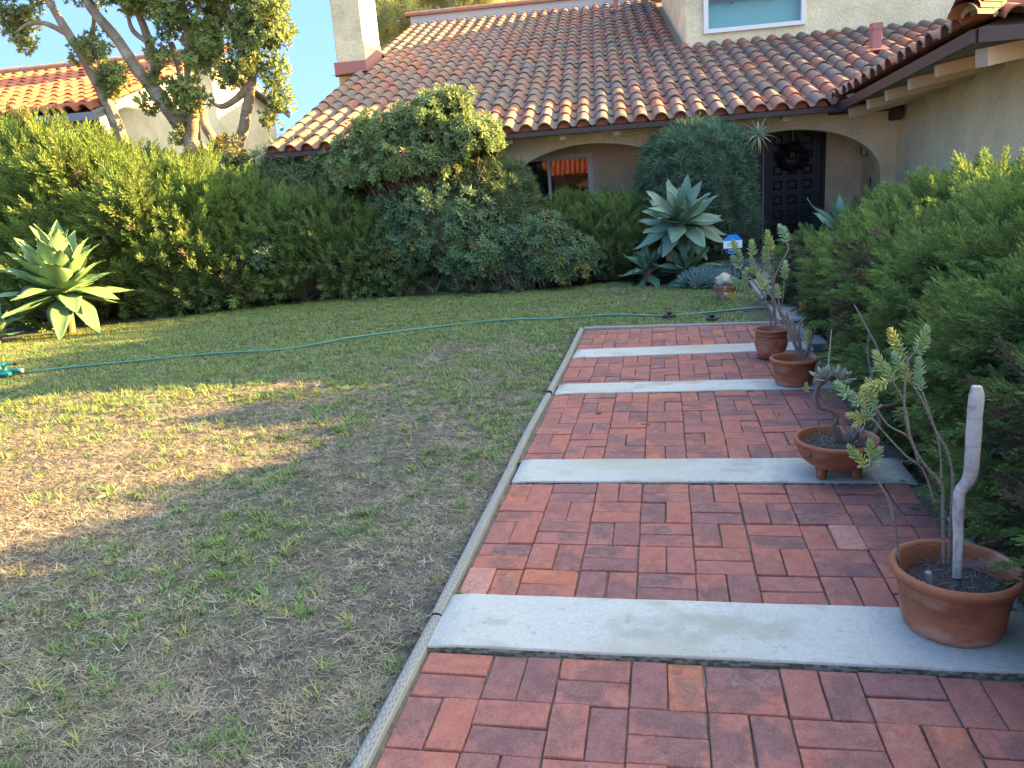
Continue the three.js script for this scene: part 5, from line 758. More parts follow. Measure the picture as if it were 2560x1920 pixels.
const GREY_LOW = [[1.545,0.132,-3.45],[1.539,0.165,-3.45]];
const STALK_LOW = [[1.542,0.203,-3.45],[1.549,0.283,-3.45],[1.552,0.331,-3.45]];
const STAKE = [[1.434,0.499,-3.48],[1.443,0.669,-3.48]];
const THIN = [[1.408,0.167,-3.4],[1.376,0.302,-3.4],[1.365,0.381,-3.4],[1.331,0.413,-3.4]];
const TWIG = [[1.618,0.43,-3.3],[1.57,0.5,-3.3],[1.593,0.593,-3.3],[1.549,0.691,-3.3],[1.507,0.774,-3.3],[1.49,0.803,-3.3]];
const TWIG2 = [[1.57,0.5,-3.3],[1.548,0.609,-3.3],[1.553,0.7,-3.3]];
// ---------------------------------------------------------------- terracotta pots
const mPotSoil = new THREE.MeshStandardMaterial({ map: tex(256, 256, (u, v) => { const k = 0.5 + 0.9 * fbm(u * 30, v * 30, 4), w = smooth(0.74, 0.80, fbm(u * 45 + 9, v * 45, 3)); return [mix(0.045 * k, 0.5, w), mix(0.04 * k, 0.5, w), mix(0.036 * k, 0.48, w)]; }), bumpMap: soilBump, bumpScale: 0.012, roughness: 1 });
const mPotSoilPlain = std(0.045, 0.038, 0.033, 1);
function wobble(g, seed, a = 0.004) { const p = g.attributes.position; for (let i = 0; i < p.count; i++) { const x = p.getX(i), y = p.getY(i), z = p.getZ(i), th = Math.atan2(z, x), f = 1 + a * 10 * (fbm(Math.cos(th) * 1.5 + 5 + seed, Math.sin(th) * 1.5 + y * 4 + 5, 3) - 0.5); p.setX(i, x * f); p.setZ(i, z * f); } g.computeVertexNormals(); return g; }
function soilDisc(r, y, mat, parent, seed, straw = 60) {
  const g = new THREE.CircleGeometry(r, 40, 0); g.rotateX(-Math.PI / 2); const d = lathe([[0.0001, y + 0.012], [r * 0.4, y + 0.008], [r * 0.75, y + 0.002], [r, y - 0.006]], 36); const p = d.attributes.position, uv = d.attributes.uv; for (let i = 0; i < p.count; i++) { p.setY(i, p.getY(i) + 0.012 * (fbm(p.getX(i) * 40 + 9, p.getZ(i) * 40 + seed, 3) - 0.5)); uv.setXY(i, p.getX(i) * 3, p.getZ(i) * 3); } d.computeVertexNormals(); mesh('soil', d, mat, parent);
  if (straw) { const b = new GB(), R = RNG(seed); for (let k = 0; k < straw; k++) { const a = R() * 6.28, q = Math.sqrt(R()) * r * 0.9, th = R() * 6.28, L = R.r(0.01, 0.045), x = Math.cos(a) * q, z = Math.sin(a) * q; limb(b, [V(x, y + 0.012, z), V(x + Math.cos(th) * L * 0.5, y + 0.016 + R.r(0, 0.014), z + Math.sin(th) * L * 0.5), V(x + Math.cos(th) * L, y + 0.010 + R.r(0, 0.02), z + Math.sin(th) * L)], [0.0012, 0.001, 0.0006], 3, 0, k, 3); } mesh('plant_litter', b.build(), std(0.17, 0.15, 0.13, 1), parent).userData.kind = 'stuff'; }
}
{
  const p1 = thing('flared_pot', 'big flared terracotta pot with rolled rim on the broad concrete band', 'pot', [1.55, 0.019, -2.225]); p1.scale.setScalar(1.04);
  mesh('pot_body', wobble(lathe([[0.0001, 0], [0.112, 0], [0.124, 0.006], [0.133, 0.03], [0.138, 0.08], [0.144, 0.122], [0.153, 0.150], [0.161, 0.158], [0.167, 0.168], [0.168, 0.178], [0.163, 0.187], [0.153, 0.188], [0.146, 0.180], [0.142, 0.15], [0.138, 0.11]], 64), 1, 0.003), mClay, p1); soilDisc(0.142, 0.125, mPotSoilPlain, p1, 610, 150);
  const p2 = thing('footed_bowl', 'low terracotta bowl on three stubby feet with carved leaf pattern', 'pot', [1.475, 0.008, -3.47]);
  const bowl = wobble(lathe([[0.0001, 0.045], [0.08, 0.046], [0.115, 0.055], [0.145, 0.08], [0.163, 0.115], [0.172, 0.145], [0.178, 0.152], [0.181, 0.162], [0.177, 0.171], [0.168, 0.173], [0.161, 0.168], [0.158, 0.15], [0.152, 0.12]], 64), 2, 0.003); mesh('pot_body', bowl, mClay, p2); soilDisc(0.157, 0.135, mPotSoil, p2, 620, 60);
  for (const a of [2.35, 0.75, -1.4]) { const g = lathe([[0.0001, 0], [0.016, 0], [0.020, 0.004], [0.023, 0.03], [0.034, 0.062], [0.045, 0.085], [0.04, 0.1], [0.0001, 0.1]], 16); const o = mesh('foot', g, mClay, p2); o.position.set(Math.cos(a) * 0.105, 0, Math.sin(a) * 0.105); o.rotation.set(Math.sin(a) * -0.16, 0, Math.cos(a) * 0.16); }
  { const b = new GB(); for (const [a0, n] of [[2.35, 1], [0.7, 1]]) { for (let k = 0; k < 7; k++) { const a = a0 + 0.03 + k * 0.045, r = 0.1705 + 0.002; const c = V(Math.cos(a) * (r - k * 0.001), 0.142 - k * 0.004, Math.sin(a) * (r - k * 0.001)), d = V(-Math.sin(a) * 0.5, -0.8, Math.cos(a) * 0.5).normalize(); limb(b, [c, c.clone().addScaledVector(d, 0.014).multiplyScalar(1.0), c.clone().addScaledVector(d, 0.026)], [0.0035, 0.005, 0.001], 5, 0, k, 4); } } mesh('leaf_relief', b.build(), mClay, p2); }
  const p3 = thing('wide_pot', 'wide plain terracotta pot with rounded lip on a concrete band', 'pot', [1.535, 0.006, -5.03]);
  mesh('pot_body', wobble(lathe([[0.0001, 0], [0.095, 0], [0.108, 0.008], [0.118, 0.03], [0.124, 0.08], [0.128, 0.12], [0.136, 0.148], [0.146, 0.156], [0.150, 0.166], [0.146, 0.176], [0.136, 0.179], [0.130, 0.172], [0.122, 0.15], [0.116, 0.09]], 56), 3, 0.0025), mClay, p3); soilDisc(0.119, 0.10, mPotSoilPlain, p3, 630, 30);
  const p4 = thing('bellied_pot', 'round-bellied terracotta pot with collar standing in a saucer', 'pot', [1.495, 0.004, -5.80]);
  mesh('pot_body', lathe([[0.0001, 0.012], [0.07, 0.012], [0.078, 0.02], [0.105, 0.06], [0.117, 0.105], [0.117, 0.135], [0.106, 0.158], [0.106, 0.166], [0.114, 0.172], [0.114, 0.178], [0.108, 0.184], [0.112, 0.196], [0.124, 0.204], [0.127, 0.212], [0.122, 0.219], [0.113, 0.219], [0.106, 0.205], [0.100, 0.17]], 56), mClayRed, p4); mesh('saucer', lathe([[0.0001, 0], [0.085, 0], [0.1, 0.016], [0.102, 0.02], [0.097, 0.021], [0.088, 0.008], [0.0001, 0.008]], 40), mClayRed, p4); soilDisc(0.102, 0.165, mPotSoilPlain, p4, 640, 20);
  { const b = new GB(); for (let k = 0; k < 7; k++) { const a = 1.35 + k * 0.05, c = V(Math.cos(a) * 0.116, 0.115 + 0.012 * Math.sin(k), Math.sin(a) * 0.116); limb(b, [c, c.clone().add(V(0.006, 0.012, 0.002)), c.clone().add(V(0.002, 0.024, 0))], [0.002, 0.005, 0.001], 5, 0, k, 4); } mesh('flower_relief', b.build(), mClayRed, p4); }
  const p5 = thing('weathered_pot', 'small lime-stained terracotta pot holding a pale rock at the lawn edge', 'pot', [1.39, -0.028, -8.68]);
  mesh('pot_body', lathe([[0.0001, 0], [0.075, 0], [0.078, 0.004], [0.098, 0.115], [0.115, 0.118], [0.122, 0.17], [0.119, 0.175], [0.110, 0.174], [0.104, 0.12]], 40), mClayOld, p5); soilDisc(0.104, 0.15, mPotSoilPlain, p5, 650, 20);
  const p6 = thing('tall_pot', 'orange terracotta pot tucked behind the hedge by the walk', 'pot', [2.0, -0.005, -7.0]);
  mesh('pot_body', lathe([[0.0001, 0], [0.07, 0], [0.075, 0.005], [0.108, 0.15], [0.115, 0.185], [0.12, 0.205], [0.115, 0.212], [0.105, 0.21], [0.1, 0.18]], 40), mClayRed, p6); soilDisc(0.102, 0.185, mPotSoilPlain, p6, 660, 0);
  // rock in the weathered pot
  const rg = new THREE.IcosahedronGeometry(0.085, 4), rp = rg.attributes.position; for (let i = 0; i < rp.count; i++) { const x = rp.getX(i), y = rp.getY(i), z = rp.getZ(i), f = 0.8 + 0.5 * fbm(x * 18 + 7, y * 18 + z * 12 + 7, 4); rp.setXYZ(i, x * f * 1.0, y * f * 0.85, z * f); } rg.computeVertexNormals(); const rock = mesh('rock', rg, std(0.52, 0.46, 0.34, 0.95, { map: speck })); rock.position.set(1.375, 0.20, -8.68); tag(rock, 'pale rounded rock sitting in the lime-stained pot', 'rock');
  const st = thing('dry_stems', 'dark bare stems standing round the pale rock in the pot', 'stems', [1.39, 0.13, -8.66]); const b = new GB(); limb(b, [[-0.07, 0, 0.02], [-0.10, 0.07, 0.02], [-0.13, 0.12, 0.02]], [0.008, 0.008, 0.004], 6); limb(b, [[0.06, 0, 0.03], [0.07, 0.06, 0.03], [0.045, 0.12, 0.03]], [0.009, 0.008, 0.004], 6); mesh('stem', b.build(), mTwig, st);
}
// ---------------------------------------------------------------- succulents in the pots
const TUFT = (() => { const b = new GB(), R = RNG(700); for (let k = 0; k < 30; k++) { const t = k / 30, th = k * 2.39996, el = mix(0.0, 1.25, t), d = V(Math.cos(th) * Math.cos(el), Math.sin(el), Math.sin(th) * Math.cos(el)), o = V(0, 0.042 * t, 0), L = mix(0.020, 0.013, t) * R.r(0.85, 1.15); limb(b, [o, o.clone().addScaledVector(d, L * 0.5).add(V(0, 0.0005, 0)), o.clone().addScaledVector(d, L).add(V(0, 0.004, 0))], [0.0016, 0.0027, 0.0008], 5, 0, k, 3); } return b.build(); })();
const TUFT_M = [phys(0.30, 0.40, 0.14, 0.45), phys(0.26, 0.40, 0.21, 0.45), phys(0.42, 0.44, 0.12, 0.45)];
const mSuccStem = new THREE.MeshStandardMaterial({ map: tex(32, 256, (u, v) => { const k = 0.75 + 0.35 * fbm(u * 4, v * 40, 3) + 0.25 * ((v * 60) % 1 < 0.3 ? -1 : 0.2); return [0.24 * k, 0.19 * k, 0.165 * k]; }), roughness: 0.9 });
function stemPlant(label, S, pos, r0, seed, ts = 1, mat = mSuccStem) {
  const t = thing('potted_succulent', label, 'succulent'); const R = RNG(seed);
  S.forEach(([pts, tips], k) => { const first = pts[0][1] < 0.25; mesh('stem', limb(new GB(), pts, first ? [r0, r0 * 0.8, r0 * 0.6, r0 * 0.45] : [r0 * 0.55, r0 * 0.4], 6, 0.2, seed + k, (pts.length - 1) * 3).build(), mat, t);
    tips.forEach((i, q) => { const a = V(...pts[Math.min(i, pts.length - 1)]), c = V(...pts[Math.max(0, Math.min(i, pts.length - 1) - 1)]), d = a.clone().sub(c).normalize().add(V(0, 0.35, 0)).normalize(); for (let e = 0; e < (q === tips.length - 1 ? 1 : 1); e++) { const o = mesh('leaf_tuft', TUFT, TUFT_M[R.i(3)], t); o.position.copy(a).addScaledVector(d, -0.01); o.quaternion.setFromUnitVectors(_up, d); o.rotateY(R() * 6); o.scale.setScalar(ts * R.r(0.95, 1.25)); } }); });
  return t;
}
stemPlant('leggy succulent with bright yellow-green tips in the big flared pot', STEMS_NEAR, null, 0.0052, 710, 1.0);
stemPlant('many-stemmed leggy succulent rising from the round-bellied pot', STEMS_FAR, null, 0.0085, 720, 1.75);
stemPlant('sparse woody succulent stems in the wide plain pot', STEMS_MID, null, 0.011, 730, 1.7);
{
  const g = limb(new GB(), BARE_STEM, [0.013, 0.014, 0.0145, 0.0145, 0.0165, 0.0185, 0.0195, 0.0185, 0.0125], 18, 0.30, 3, 60).build(); const m = mesh('bare_cut_stem', g, new THREE.MeshStandardMaterial({ map: tex(128, 512, (u, v) => { const n = fbm(u * 4, v * 16, 5), d = smooth(0.50, 0.66, fbm(u * 24 + 5, v * 34, 5)), rg = smooth(0.62, 0.7, fbm(u * 2 + 9, v * 130, 2)), k = 0.72 + 0.5 * n; return [mix(0.52 * k, 0.26, Math.max(d * 0.55, rg * 0.4)), mix(0.485 * k, 0.23, Math.max(d * 0.55, rg * 0.4)), mix(0.44 * k, 0.20, Math.max(d * 0.55, rg * 0.4))]; }), bumpMap: mBark.bumpMap, bumpScale: 0.005, roughness: 0.95 })); tag(m, 'thick pale kinked bare stem, cut off at the top, in the big flared pot', 'stem');
  const st = thing('cut_stumps', 'short grey cut stumps at the edge of the big flared pot', 'stumps'); const b = new GB(); limb(b, [[1.475, 0.13, -2.20], [1.472, 0.18, -2.195], [1.468, 0.205, -2.195]], [0.012, 0.010, 0.009], 8, 0.3); limb(b, [[1.455, 0.13, -2.19], [1.455, 0.175, -2.19]], [0.006, 0.005], 6); mesh('stump', b.build(), std(0.27, 0.25, 0.24, 0.95), st);
  // furry grey rosettes in the footed bowl
  const t = thing('felt_succulent', 'grey felt-leaved succulent with curving stems in the footed bowl', 'succulent'), mF = phys(0.235, 0.235, 0.19, 0.9, { sheen: 0.6, sheenRoughness: 0.6 }), mFS = std(0.17, 0.125, 0.085, 0.95), mFG = std(0.20, 0.20, 0.16, 0.95);
  const leafG = (() => { const g = new THREE.SphereGeometry(1, 10, 8), p = g.attributes.position; for (let i = 0; i < p.count; i++) { const x = p.getX(i), y = p.getY(i), z = p.getZ(i), u = (z + 1) / 2, w = 0.35 + 0.65 * Math.sin(Math.PI * Math.min(1, u * 0.75 + 0.1)); p.setXYZ(i, x * 0.0115 * w, y * 0.0042 + 0.011 * u * u, u * 0.062); } g.computeVertexNormals(); return g; })();
  const ros = (c, axis, n, s, el0 = 1.3, el1 = 0.25) => { const q = new THREE.Quaternion().setFromUnitVectors(_up, axis.clone().normalize()); for (let k = 0; k < n; k++) { const u = k / (n - 1), el = mix(el0, el1, u), az = k * 2.4, d = V(Math.cos(az) * Math.cos(el), Math.sin(el), Math.sin(az) * Math.cos(el)).applyQuaternion(q), up = _up.clone().applyQuaternion(q), side = V().crossVectors(up, d).normalize(), o = mesh('leaf', leafG, mF, t); o.quaternion.setFromRotationMatrix(new THREE.Matrix4().makeBasis(side, V().crossVectors(d, side), d)); o.position.copy(c); o.scale.setScalar(s * mix(0.75, 1.1, u)); } };
  mesh('stem', limb(new GB(), GREY_STEM_A, [0.011, 0.010, 0.010, 0.010, 0.010, 0.010, 0.0105, 0.009], 9, 0.35, 5).build(), mFS, t); mesh('stem', limb(new GB(), GREY_STEM_B, [0.012, 0.011, 0.010, 0.009, 0.008], 9, 0.35, 6).build(), mFS, t); mesh('stem', limb(new GB(), STALK_LOW, [0.005, 0.005, 0.004], 6).build(), mTwig, t);
  ros(V(...GREY_STEM_A[7]), V(-0.2, 1, 0.1), 15, 1.25); ros(V(GREY_STEM_A[7][0] + 0.05, GREY_STEM_A[7][1] + 0.0, -3.47), V(0.6, 1, 0.1), 12, 1.25); ros(V(...GREY_STEM_B[6]), V(0.2, 1, 0.2), 10, 1.15); ros(V(...GREY_LOW[1]), V(-0.1, 1, 0.1), 14, 1.25, 1.4, 0.7);
  tag(mesh('thin_stake', limb(new GB(), STAKE, [0.0028, 0.0022], 5).build(), std(0.42, 0.36, 0.3, 0.9)), 'thin straight cane stuck up through the grey rosette', 'stake');
  const th = thing('seedling', 'thread-thin seedling with one small leaf tuft in the footed bowl', 'plant'); mesh('stem', limb(new GB(), THIN, [0.0026, 0.002, 0.0014], 5).build(), mTwigGrey, th); const o = mesh('leaf_tuft', TUFT, TUFT_M[0], th); o.position.set(...THIN[3]); o.scale.setScalar(0.8);
  const w = thing('bare_twigs', 'grey leafless branching twigs leaning out of the hedge', 'twigs'); mesh('twig', limb(new GB(), TWIG, [0.006, 0.0055, 0.005, 0.004, 0.003], 6, 0.3, 8).build(), mTwigGrey, w); mesh('twig', limb(new GB(), TWIG2, [0.004, 0.003, 0.002], 5, 0.3, 9).build(), mTwigGrey, w);
}
// ---------------------------------------------------------------- small things
{
  // yard sign
  const s = thing('yard_sign', 'small blue and white octagonal security sign on a stake beside the walk', 'sign', [1.54, 0.5, -9.6]); const r = 0.118;
  const cv = document.createElement('canvas'); cv.width = cv.height = 256; const c = cv.getContext('2d'); c.fillStyle = '#2b8fe8'; c.fillRect(0, 0, 256, 256); c.fillStyle = '#eef1f6'; c.fillRect(0, 82, 256, 96); c.fillStyle = '#33414f'; c.fillRect(0, 178, 256, 44); c.strokeStyle = '#2b8fe8'; c.fillStyle = '#3c4654'; c.font = '300 78px sans-serif'; c.textAlign = 'center'; c.textBaseline = 'middle'; c.fillText('ring', 128, 126); c.fillStyle = '#b9c6d2'; c.fillRect(70, 189, 60, 6); c.fillRect(62, 203, 110, 6);
  const oct = new THREE.Shape(); for (let k = 0; k < 8; k++) { const a = (k + 0.5) / 8 * 6.28318, x = Math.cos(a) * r, y = Math.sin(a) * r; k ? oct.lineTo(x, y) : oct.moveTo(x, y); } oct.closePath();
  const sg = new THREE.ShapeGeometry(oct), p = sg.attributes.position, uv = sg.attributes.uv; for (let i = 0; i < p.count; i++) uv.setXY(i, p.getX(i) / (2 * r) + 0.5, p.getY(i) / (2 * r) + 0.5); sg.translate(0, 0, 0.0062); const ct = new THREE.CanvasTexture(cv); ct.colorSpace = THREE.SRGBColorSpace;
  const pn = new THREE.ExtrudeGeometry(oct, { depth: 0.004, bevelEnabled: true, bevelSize: 0.003, bevelThickness: 0.001, bevelSegments: 1 }); mesh('sign_plate', pn, std(0.03, 0.25, 0.75, 0.5), s); mesh('sign_face', sg, new THREE.MeshStandardMaterial({ map: ct, roughness: 0.45 }), s); mesh('stake', box(0.012, 0.5, 0.006, 0, -0.31, -0.008), std(0.05, 0.06, 0.08, 0.6), s); s.rotation.y = 0.12;
  // hose with sprinkler
  const hp = [[-5.28, 6.12], [-4.9, 6.27], [-4.32, 6.50], [-3.6, 6.68], [-2.93, 6.88], [-2.4, 7.22], [-2.0, 7.53], [-1.7, 7.72], [-1.39, 7.86], [-0.9, 7.91], [-0.4, 7.93], [0.2, 7.90], [0.55, 7.85], [0.78, 7.80], [1.1, 7.86], [1.4, 7.93], [1.75, 8.02], [1.95, 8.05]];
  tag(mesh('garden_hose', limb(new GB(), hp.map(([x, d]) => V(x, lawnY(x, d) + 0.022 + 0.006 * Math.sin(x * 5), -d)), [0.0105], 10, 0.0, 3, 160).build(), std(0.075, 0.21, 0.155, 0.45)), 'teal green garden hose snaking across the lawn', 'hose');
  const sp = thing('lawn_sprinkler', 'teal and black rotary lawn sprinkler at the end of the hose', 'sprinkler', [-5.42, -0.02, -6.06]); const mTeal = std(0.01, 0.22, 0.21, 0.4), mBk = std(0.015, 0.02, 0.022, 0.45);
  mesh('base', mergeGeometries([rbox(0.26, 0.03, 0.05, 0, 0.025, 0.07, 0.01), rbox(0.26, 0.03, 0.05, 0, 0.025, -0.07, 0.01), rbox(0.05, 0.03, 0.16, 0.07, 0.028, 0, 0.01), rbox(0.05, 0.03, 0.16, -0.07, 0.028, 0, 0.01)]), mTeal, sp); mesh('foot_plate', mergeGeometries([rbox(0.20, 0.018, 0.03, 0, 0.012, 0.09, 0.005)]), mBk, sp); mesh('column', lathe([[0.0001, 0.02], [0.03, 0.02], [0.03, 0.05], [0.018, 0.06], [0.018, 0.09], [0.026, 0.095], [0.026, 0.11], [0.0001, 0.115]], 20), mTeal, sp); mesh('inlet', (() => { const g = new THREE.CylinderGeometry(0.018, 0.018, 0.09, 14); g.rotateZ(Math.PI / 2); g.translate(0.12, 0.045, 0); return g; })(), mTeal, sp); mesh('coupling', (() => { const g = new THREE.CylinderGeometry(0.017, 0.02, 0.04, 12); g.rotateZ(Math.PI / 2); g.translate(0.17, 0.04, -0.01); return g; })(), mGalv, sp);
  for (let k = 0; k < 3; k++) { const a = k / 3 * 6.283 + 0.1, o = new THREE.Group(); o.name = 'arm'; o.position.set(0, 0.103, 0); o.rotation.y = a; sp.add(o); mesh('arm_tube', (() => { const g = new THREE.CylinderGeometry(0.009, 0.011, 0.11, 10); g.rotateZ(Math.PI / 2); g.translate(0.06, 0, 0); return g; })(), mTeal, o); mesh('nozzle', (() => { const g = new THREE.CylinderGeometry(0.011, 0.011, 0.035, 10); g.rotateZ(Math.PI / 2); g.translate(0.125, 0, 0); return g; })(), mBk, o); }
  // round black path lights
  for (const [x, d, l] of [[0.775, 7.77, 'black disc path light lying against the hose'], [1.175, 7.52, 'black disc path light on the lawn just behind the rear edging'], [1.80, 8.35, 'black disc path light on the concrete walk behind the leggy succulent']]) { const o = thing('path_light', l, 'path light', [x, x > 1.6 ? 0.012 : -0.02, -d]); mesh('light_disc', lathe([[0.0001, 0.006], [0.055, 0.006], [0.062, 0.012], [0.062, 0.022], [0.055, 0.027], [0.035, 0.029], [0.0001, 0.029]], 28), mBlack, o); mesh('solar_cap', lathe([[0.0001, 0.056], [0.027, 0.056], [0.031, 0.052], [0.031, 0.046], [0.018, 0.044], [0.018, 0.028]], 24), mBlack, o); }
  // watering can
  const wc = thing('watering_can', 'small teal watering can on the porch beside the door', 'watering can', [2.98, 0.10, -12.62]); const mW = std(0.005, 0.13, 0.16, 0.4); mesh('can_body', lathe([[0.0001, 0], [0.085, 0], [0.088, 0.006], [0.078, 0.13], [0.074, 0.135], [0.07, 0.13], [0.078, 0.01]], 28), mW, wc); mesh('handle', limb(new GB(), [[-0.075, 0.125, 0], [-0.06, 0.22, 0], [0, 0.25, 0], [0.06, 0.22, 0], [0.075, 0.125, 0]], [0.006], 7, 0, 1, 24).build(), mW, wc); mesh('spout', limb(new GB(), [[-0.07, 0.03, 0.02], [-0.12, 0.09, 0.03], [-0.15, 0.15, 0.04]], [0.014, 0.011, 0.008], 8).build(), mW, wc);
  // wreath on the door
  const wr = thing('door_wreath', 'dull red autumn leaf wreath hanging on the right door leaf', 'wreath', [0, 0, 0]); const wp = HOUSE.localToWorld(V(0.43, 1.47, 0.035)); wr.position.copy(wp); wr.rotation.y = HOUSE.rotation.y; const pts = [], R = RNG(801); for (let k = 0; k < 95; k++) { const a = R() * 6.283, q = 0.165 + R.r(-0.05, 0.055); pts.push({ p: V(Math.cos(a) * q, Math.sin(a) * q, R.r(0.0, 0.045)), d: V(Math.cos(a) * R.r(-1, 1), Math.sin(a) * R.r(-1, 1), 0.8).normalize() }); } fill(wr, 'leaves', [rosetteTwig(802, 1, 7, 0.07, 0.04, 0.01, shpOval)], leafMat(0.8, 0.1), pts, 803, (e, RR) => tint(RR, RR() < 0.35 ? [0.07, 0.03, 0.022] : [0.035, 0.018, 0.018], 0.3), 0.7, 1.1); mesh('ring', new THREE.TorusGeometry(0.165, 0.02, 8, 40), mTwig, wr); mesh('hanger', box(0.016, 0.50, 0.004, 0, 0.42, -0.012), std(0.35, 0.30, 0.2, 0.5), wr);
}
// ---------------------------------------------------------------- living and dry grass, litter
{
  const tuft = (seed, n, L, W, el0, el1, curl, rad) => { const R = RNG(seed), b = new GB(); for (let k = 0; k < n; k++) { const th = R() * 6.283, el = R.r(el0, el1), q = rad * Math.sqrt(R()), d = V(Math.cos(th) * Math.cos(el), Math.sin(el), Math.sin(th) * Math.cos(el)), s = V(-Math.sin(th), R.r(-0.4, 0.4), Math.cos(th)).normalize(), n2 = V().crossVectors(s, d).normalize(); if (n2.y < 0) n2.negate(); const a2 = R() * 6.28; ribbon(b, V(Math.cos(a2) * q, 0, Math.sin(a2) * q), d, s, n2, L * R.r(0.5, 1.1), W, 3, R.r(0.2, 1) * curl, u => 1 - 0.9 * u * u, 0); } return b.build(); };
  const dry = [1, 2, 3, 4].map(k => tuft(900 + k, 18, 0.042, 0.0024, 0.05, 0.6, 0.45, 0.035)), green = [1, 2, 3].map(k => tuft(910 + k, 16, 0.052, 0.0042, 0.45, 1.4, 0.55, 0.02)), fine = [1, 2].map(k => tuft(920 + k, 18, 0.038, 0.0045, 0.5, 1.45, 0.4, 0.05));
  const R = RNG(930), mG = leafMat(0.6, 0), mD = leafMat(0.9, 0);
  const lawnEdge = x => x < -4.2 ? 10.2 + (x + 4.2) * 0.62 : x < -0.9 ? 10.3 : x < 0.3 ? 10.6 : 10.0;       // where the shrubs begin
  const inLawn = (x, d) => d < lawnEdge(x) && (x < -0.075 || (d > 7.26 && x < 1.5)) && x > -7.2 + Math.max(0, (7.4 - d)) * 0.0;
  const inView = (x, d) => x > 0.74 - (d + 0.2) * 1.12 - 0.4;
  const D = [], G = [], Fi = [];
  for (let k = 0; k < 120000; k++) { const d = 0.9 + 9.6 * Math.pow(R(), 1.55), x = R.r(-7.2, 1.5); if (!inLawn(x, d) || !inView(x, d)) continue; const b = fbm(x * 26 / 14 + 3 + 40, d * 26 / 14, 4), gr = greenness(x, d); if (R() < smooth(0.5, 0.72, b) * 0.55) continue; if (R() < gr * 0.55) continue;
    const bl = R(); D.push({ p: V(x, lawnY(x, d) - 0.002, -d), d: V(R.r(-0.25, 0.25), 1, R.r(-0.25, 0.25)).normalize(), s: R.r(0.6, 1.15), c: tint(R, bl < 0.5 ? [0.31, 0.265, 0.160] : bl < 0.8 ? [0.21, 0.18, 0.12] : [0.37, 0.33, 0.24], 0.3) }); }
  for (let k = 0; k < 110000; k++) { const d = 0.9 + 9.6 * Math.pow(R(), 0.9), x = R.r(-7.2, 1.5); if (!inLawn(x, d) || !inView(x, d)) continue; const gr = greenness(x, d), cl = smooth(0.52, 0.70, fbm(x * 7 + 3, d * 7 + 11, 3)); if (R() > gr * 0.95 * (0.30 + 0.70 * smooth(3.2, 6.5, d)) * (0.35 + cl) + 0.010) continue; (d > 5.5 ? Fi : G).push({ p: V(x, lawnY(x, d) - 0.003, -d), d: V(R.r(-0.2, 0.2), 1, R.r(-0.2, 0.2)).normalize(), s: R.r(0.6, 1.2), c: tint(R, R() < 0.3 ? [0.25, 0.26, 0.075] : [0.145, 0.230, 0.055], 0.25) }); }
  for (let k = 0; k < 95; k++) { const d = R.r(1.1, 5), x = R.r(-4.8, -0.12); if (!inView(x, d)) continue; const m = 3 + R.i(8), sp = R.r(0.02, 0.07); for (let j = 0; j < m; j++) { const xx = x + R.r(-sp, sp), dd = d + R.r(-sp, sp); if (xx > -0.09) continue; G.push({ p: V(xx, lawnY(xx, dd) - 0.003, -dd), d: V(R.r(-0.3, 0.3), 1, R.r(-0.3, 0.3)).normalize(), s: R.r(0.55, 1.0), c: tint(R, [0.125, 0.20, 0.05], 0.2) }); } }
  const split = (l, n) => { const o = Array.from({ length: n }, () => []); l.forEach((e, i) => o[i % n].push(e)); return o; };
  split(D, 4).forEach((l, k) => tag(instances('dry_grass', null, dry[k], mD, l, 940 + k), 'matted straw-coloured dead grass covering the lawn', 'dry grass', 'matted dry grass'));
  split(G, 3).forEach((l, k) => tag(instances('green_grass', null, green[k], mG, l, 950 + k), 'scattered living green tufts in the near dry lawn', 'grass', 'green tufts'));
  split(Fi, 2).forEach((l, k) => tag(instances('green_turf', null, fine[k], mG, l, 960 + k), 'short greener turf on the far part of the lawn', 'grass', 'far turf'));
  // pebbles, leaf bits
  const pb = new THREE.IcosahedronGeometry(0.006, 1), P = []; for (let k = 0; k < 500; k++) { const d = 0.9 + 5 * R() * R(), x = R.r(-4, -0.08); P.push({ p: V(x, lawnY(x, d), -d), s: R.r(0.2, 0.7), c: tint(R, [0.30, 0.28, 0.25], 0.3) }); } tag(instances('pebbles', null, pb, std(1, 1, 1, 0.95), P, 970), 'tiny pale pebbles in the bare soil', 'pebbles');
  const lf = (() => { const b = new GB(); ribbon(b, V(-0.03, 0.006, 0), V(1, 0, 0), V(0, 0, 1), V(0, 1, 0), 0.06, 0.03, 5, 0.25, shpOval, 0.5); return b.build(); })(), LL = []; for (let k = 0; k < 26; k++) { const d = R.r(1.6, 9.5), x = R.r(-5.5, -0.1); if (!inLawn(x, d)) continue; LL.push({ p: V(x, lawnY(x, d) + 0.012, -d), d: V(R.r(-0.5, 0.5), 1, R.r(-0.5, 0.5)).normalize(), s: R.r(0.4, 1.0), c: tint(R, R() < 0.5 ? [0.26, 0.12, 0.06] : [0.36, 0.29, 0.18], 0.25) }); } for (let k = 0; k < 60; k++) { const d = R.r(2.0, 7.0), x = R.r(1.72, 1.95); LL.push({ p: V(x, 0.01, -d), d: V(R.r(-0.5, 0.5), 1, R.r(-0.5, 0.5)).normalize(), s: R.r(0.3, 0.8), c: tint(R, [0.30, 0.2, 0.11], 0.3) }); } tag(instances('leaf_litter', null, lf, leafMat(0.9, 0.1), LL, 980), 'fallen brown leaves scattered over lawn and path edge', 'leaf litter');
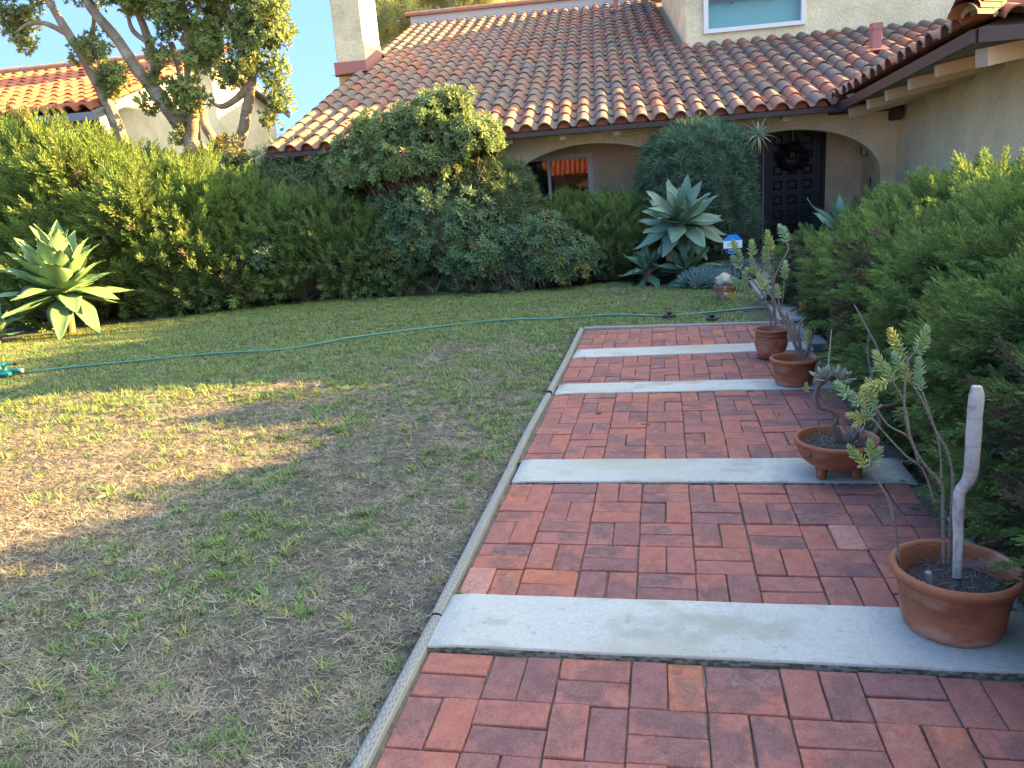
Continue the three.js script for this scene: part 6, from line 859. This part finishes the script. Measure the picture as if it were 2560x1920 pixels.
  // stalks lying on the grass
  const sb = new GB(); for (let k = 0; k < 90; k++) { const d = R.r(1.1, 5.5), x = R.r(-4, -0.2), th = R() * 6.28, L = R.r(0.04, 0.14), y = lawnY(x, d) + 0.012; limb(sb, [V(x, y, -d), V(x + Math.cos(th) * L / 2, y + R.r(0.002, 0.015), -d + Math.sin(th) * L / 2), V(x + Math.cos(th + 0.3) * L, y, -d + Math.sin(th + 0.3) * L)], [0.0016, 0.0014, 0.001], 4, 0, k, 4); } tag(mesh('dry_stalks', sb.build(), std(0.36, 0.28, 0.18, 0.95)), 'broken dry stalks lying on the dead grass', 'stalks').userData.kind = 'stuff';
  // soil and moss in the joints beside the edging, weeds between bricks
  const W = []; for (const [x, d] of [[0.61, 4.24], [1.34, 4.40], [1.10, 5.05], [0.33, 4.46], [0.02, 2.34], [1.69, 3.1]]) for (let j = 0; j < 5; j++) W.push({ p: V(x + R.r(-0.02, 0.02), 0, -d + R.r(-0.012, 0.012)), s: R.r(0.25, 0.5), c: tint(R, [0.12, 0.17, 0.05], 0.2) }); tag(instances('joint_weeds', null, green[0], mG, W, 985), 'tiny weeds sprouting in the brick joints', 'weeds');
}
// ---------------------------------------------------------------- outside the frame: trees along the right boundary and a house across the street, seen only by shade and reflection
{
  const big = (label, x, d, h, r, seed, n) => { const R = RNG(seed), bl = []; for (let k = 0; k < 8; k++) bl.push([x + R.r(-r, r) * 0.7, h - r * R.r(0.35, 1.0), -d + R.r(-r, r) * 0.7, r * R.r(0.4, 0.62), r * R.r(0.32, 0.48), r * R.r(0.4, 0.62)]); tree(label, [[[[x, 0, -d], [x + 0.1, h * 0.4, -d], [x, h * 0.75, -d]], [0.16, 0.12, 0.06]], ...bl.map(b => [[[x, h * 0.4, -d], [(x + b[0]) / 2, h * 0.6, (-d + b[2]) / 2], [b[0], b[1], b[2]]], [0.07, 0.05, 0.02]])], bl, n, seed, [0.08, 0.115, 0.045], TREELEAF, [1.2, 1.9], 'boundary_tree'); };
  SHADE.forEach((a, k) => big(...a));
}
{
  const o = thing('opposite_house', 'tile-roofed house across the street with darkened wall', 'house', [-6, -1.0, 17]); o.rotation.y = 0.07;
  mesh('wall', boxUV(box(16, 2.7, 7, 0, 1.35, 4), 0.5), std(0.20, 0.165, 0.13, 0.95), o); const roof = new THREE.Group(); roof.name = 'roof'; o.add(roof); o.updateMatrixWorld(true);  // wall colour darkened so the sunlit front mirrors dark in the window
  const v = V(0, 0.4, 1).normalize(); layTiles(roof, V(8.4, 2.62, -0.1), V(-1, 0, 0), v, 64, 12, null, mOrange, orangeCols, 0, 88, V(0, 0, 0)); mesh('roof_deck', (() => { const g = new GB(), P = (x, y, z) => g.v(V(x, y, z)); g.q(P(-8.4, 2.58, 0), P(8.4, 2.58, 0), P(8.4, 4.35, 4.4), P(-8.4, 4.35, 4.4)); g.q(P(-8.4, 4.35, 4.4), P(8.4, 4.35, 4.4), P(8.4, 2.58, 8.4), P(-8.4, 2.58, 8.4)); return g.build(true); })(), mOrange[0], roof);
}
renderer.render(scene, camera);
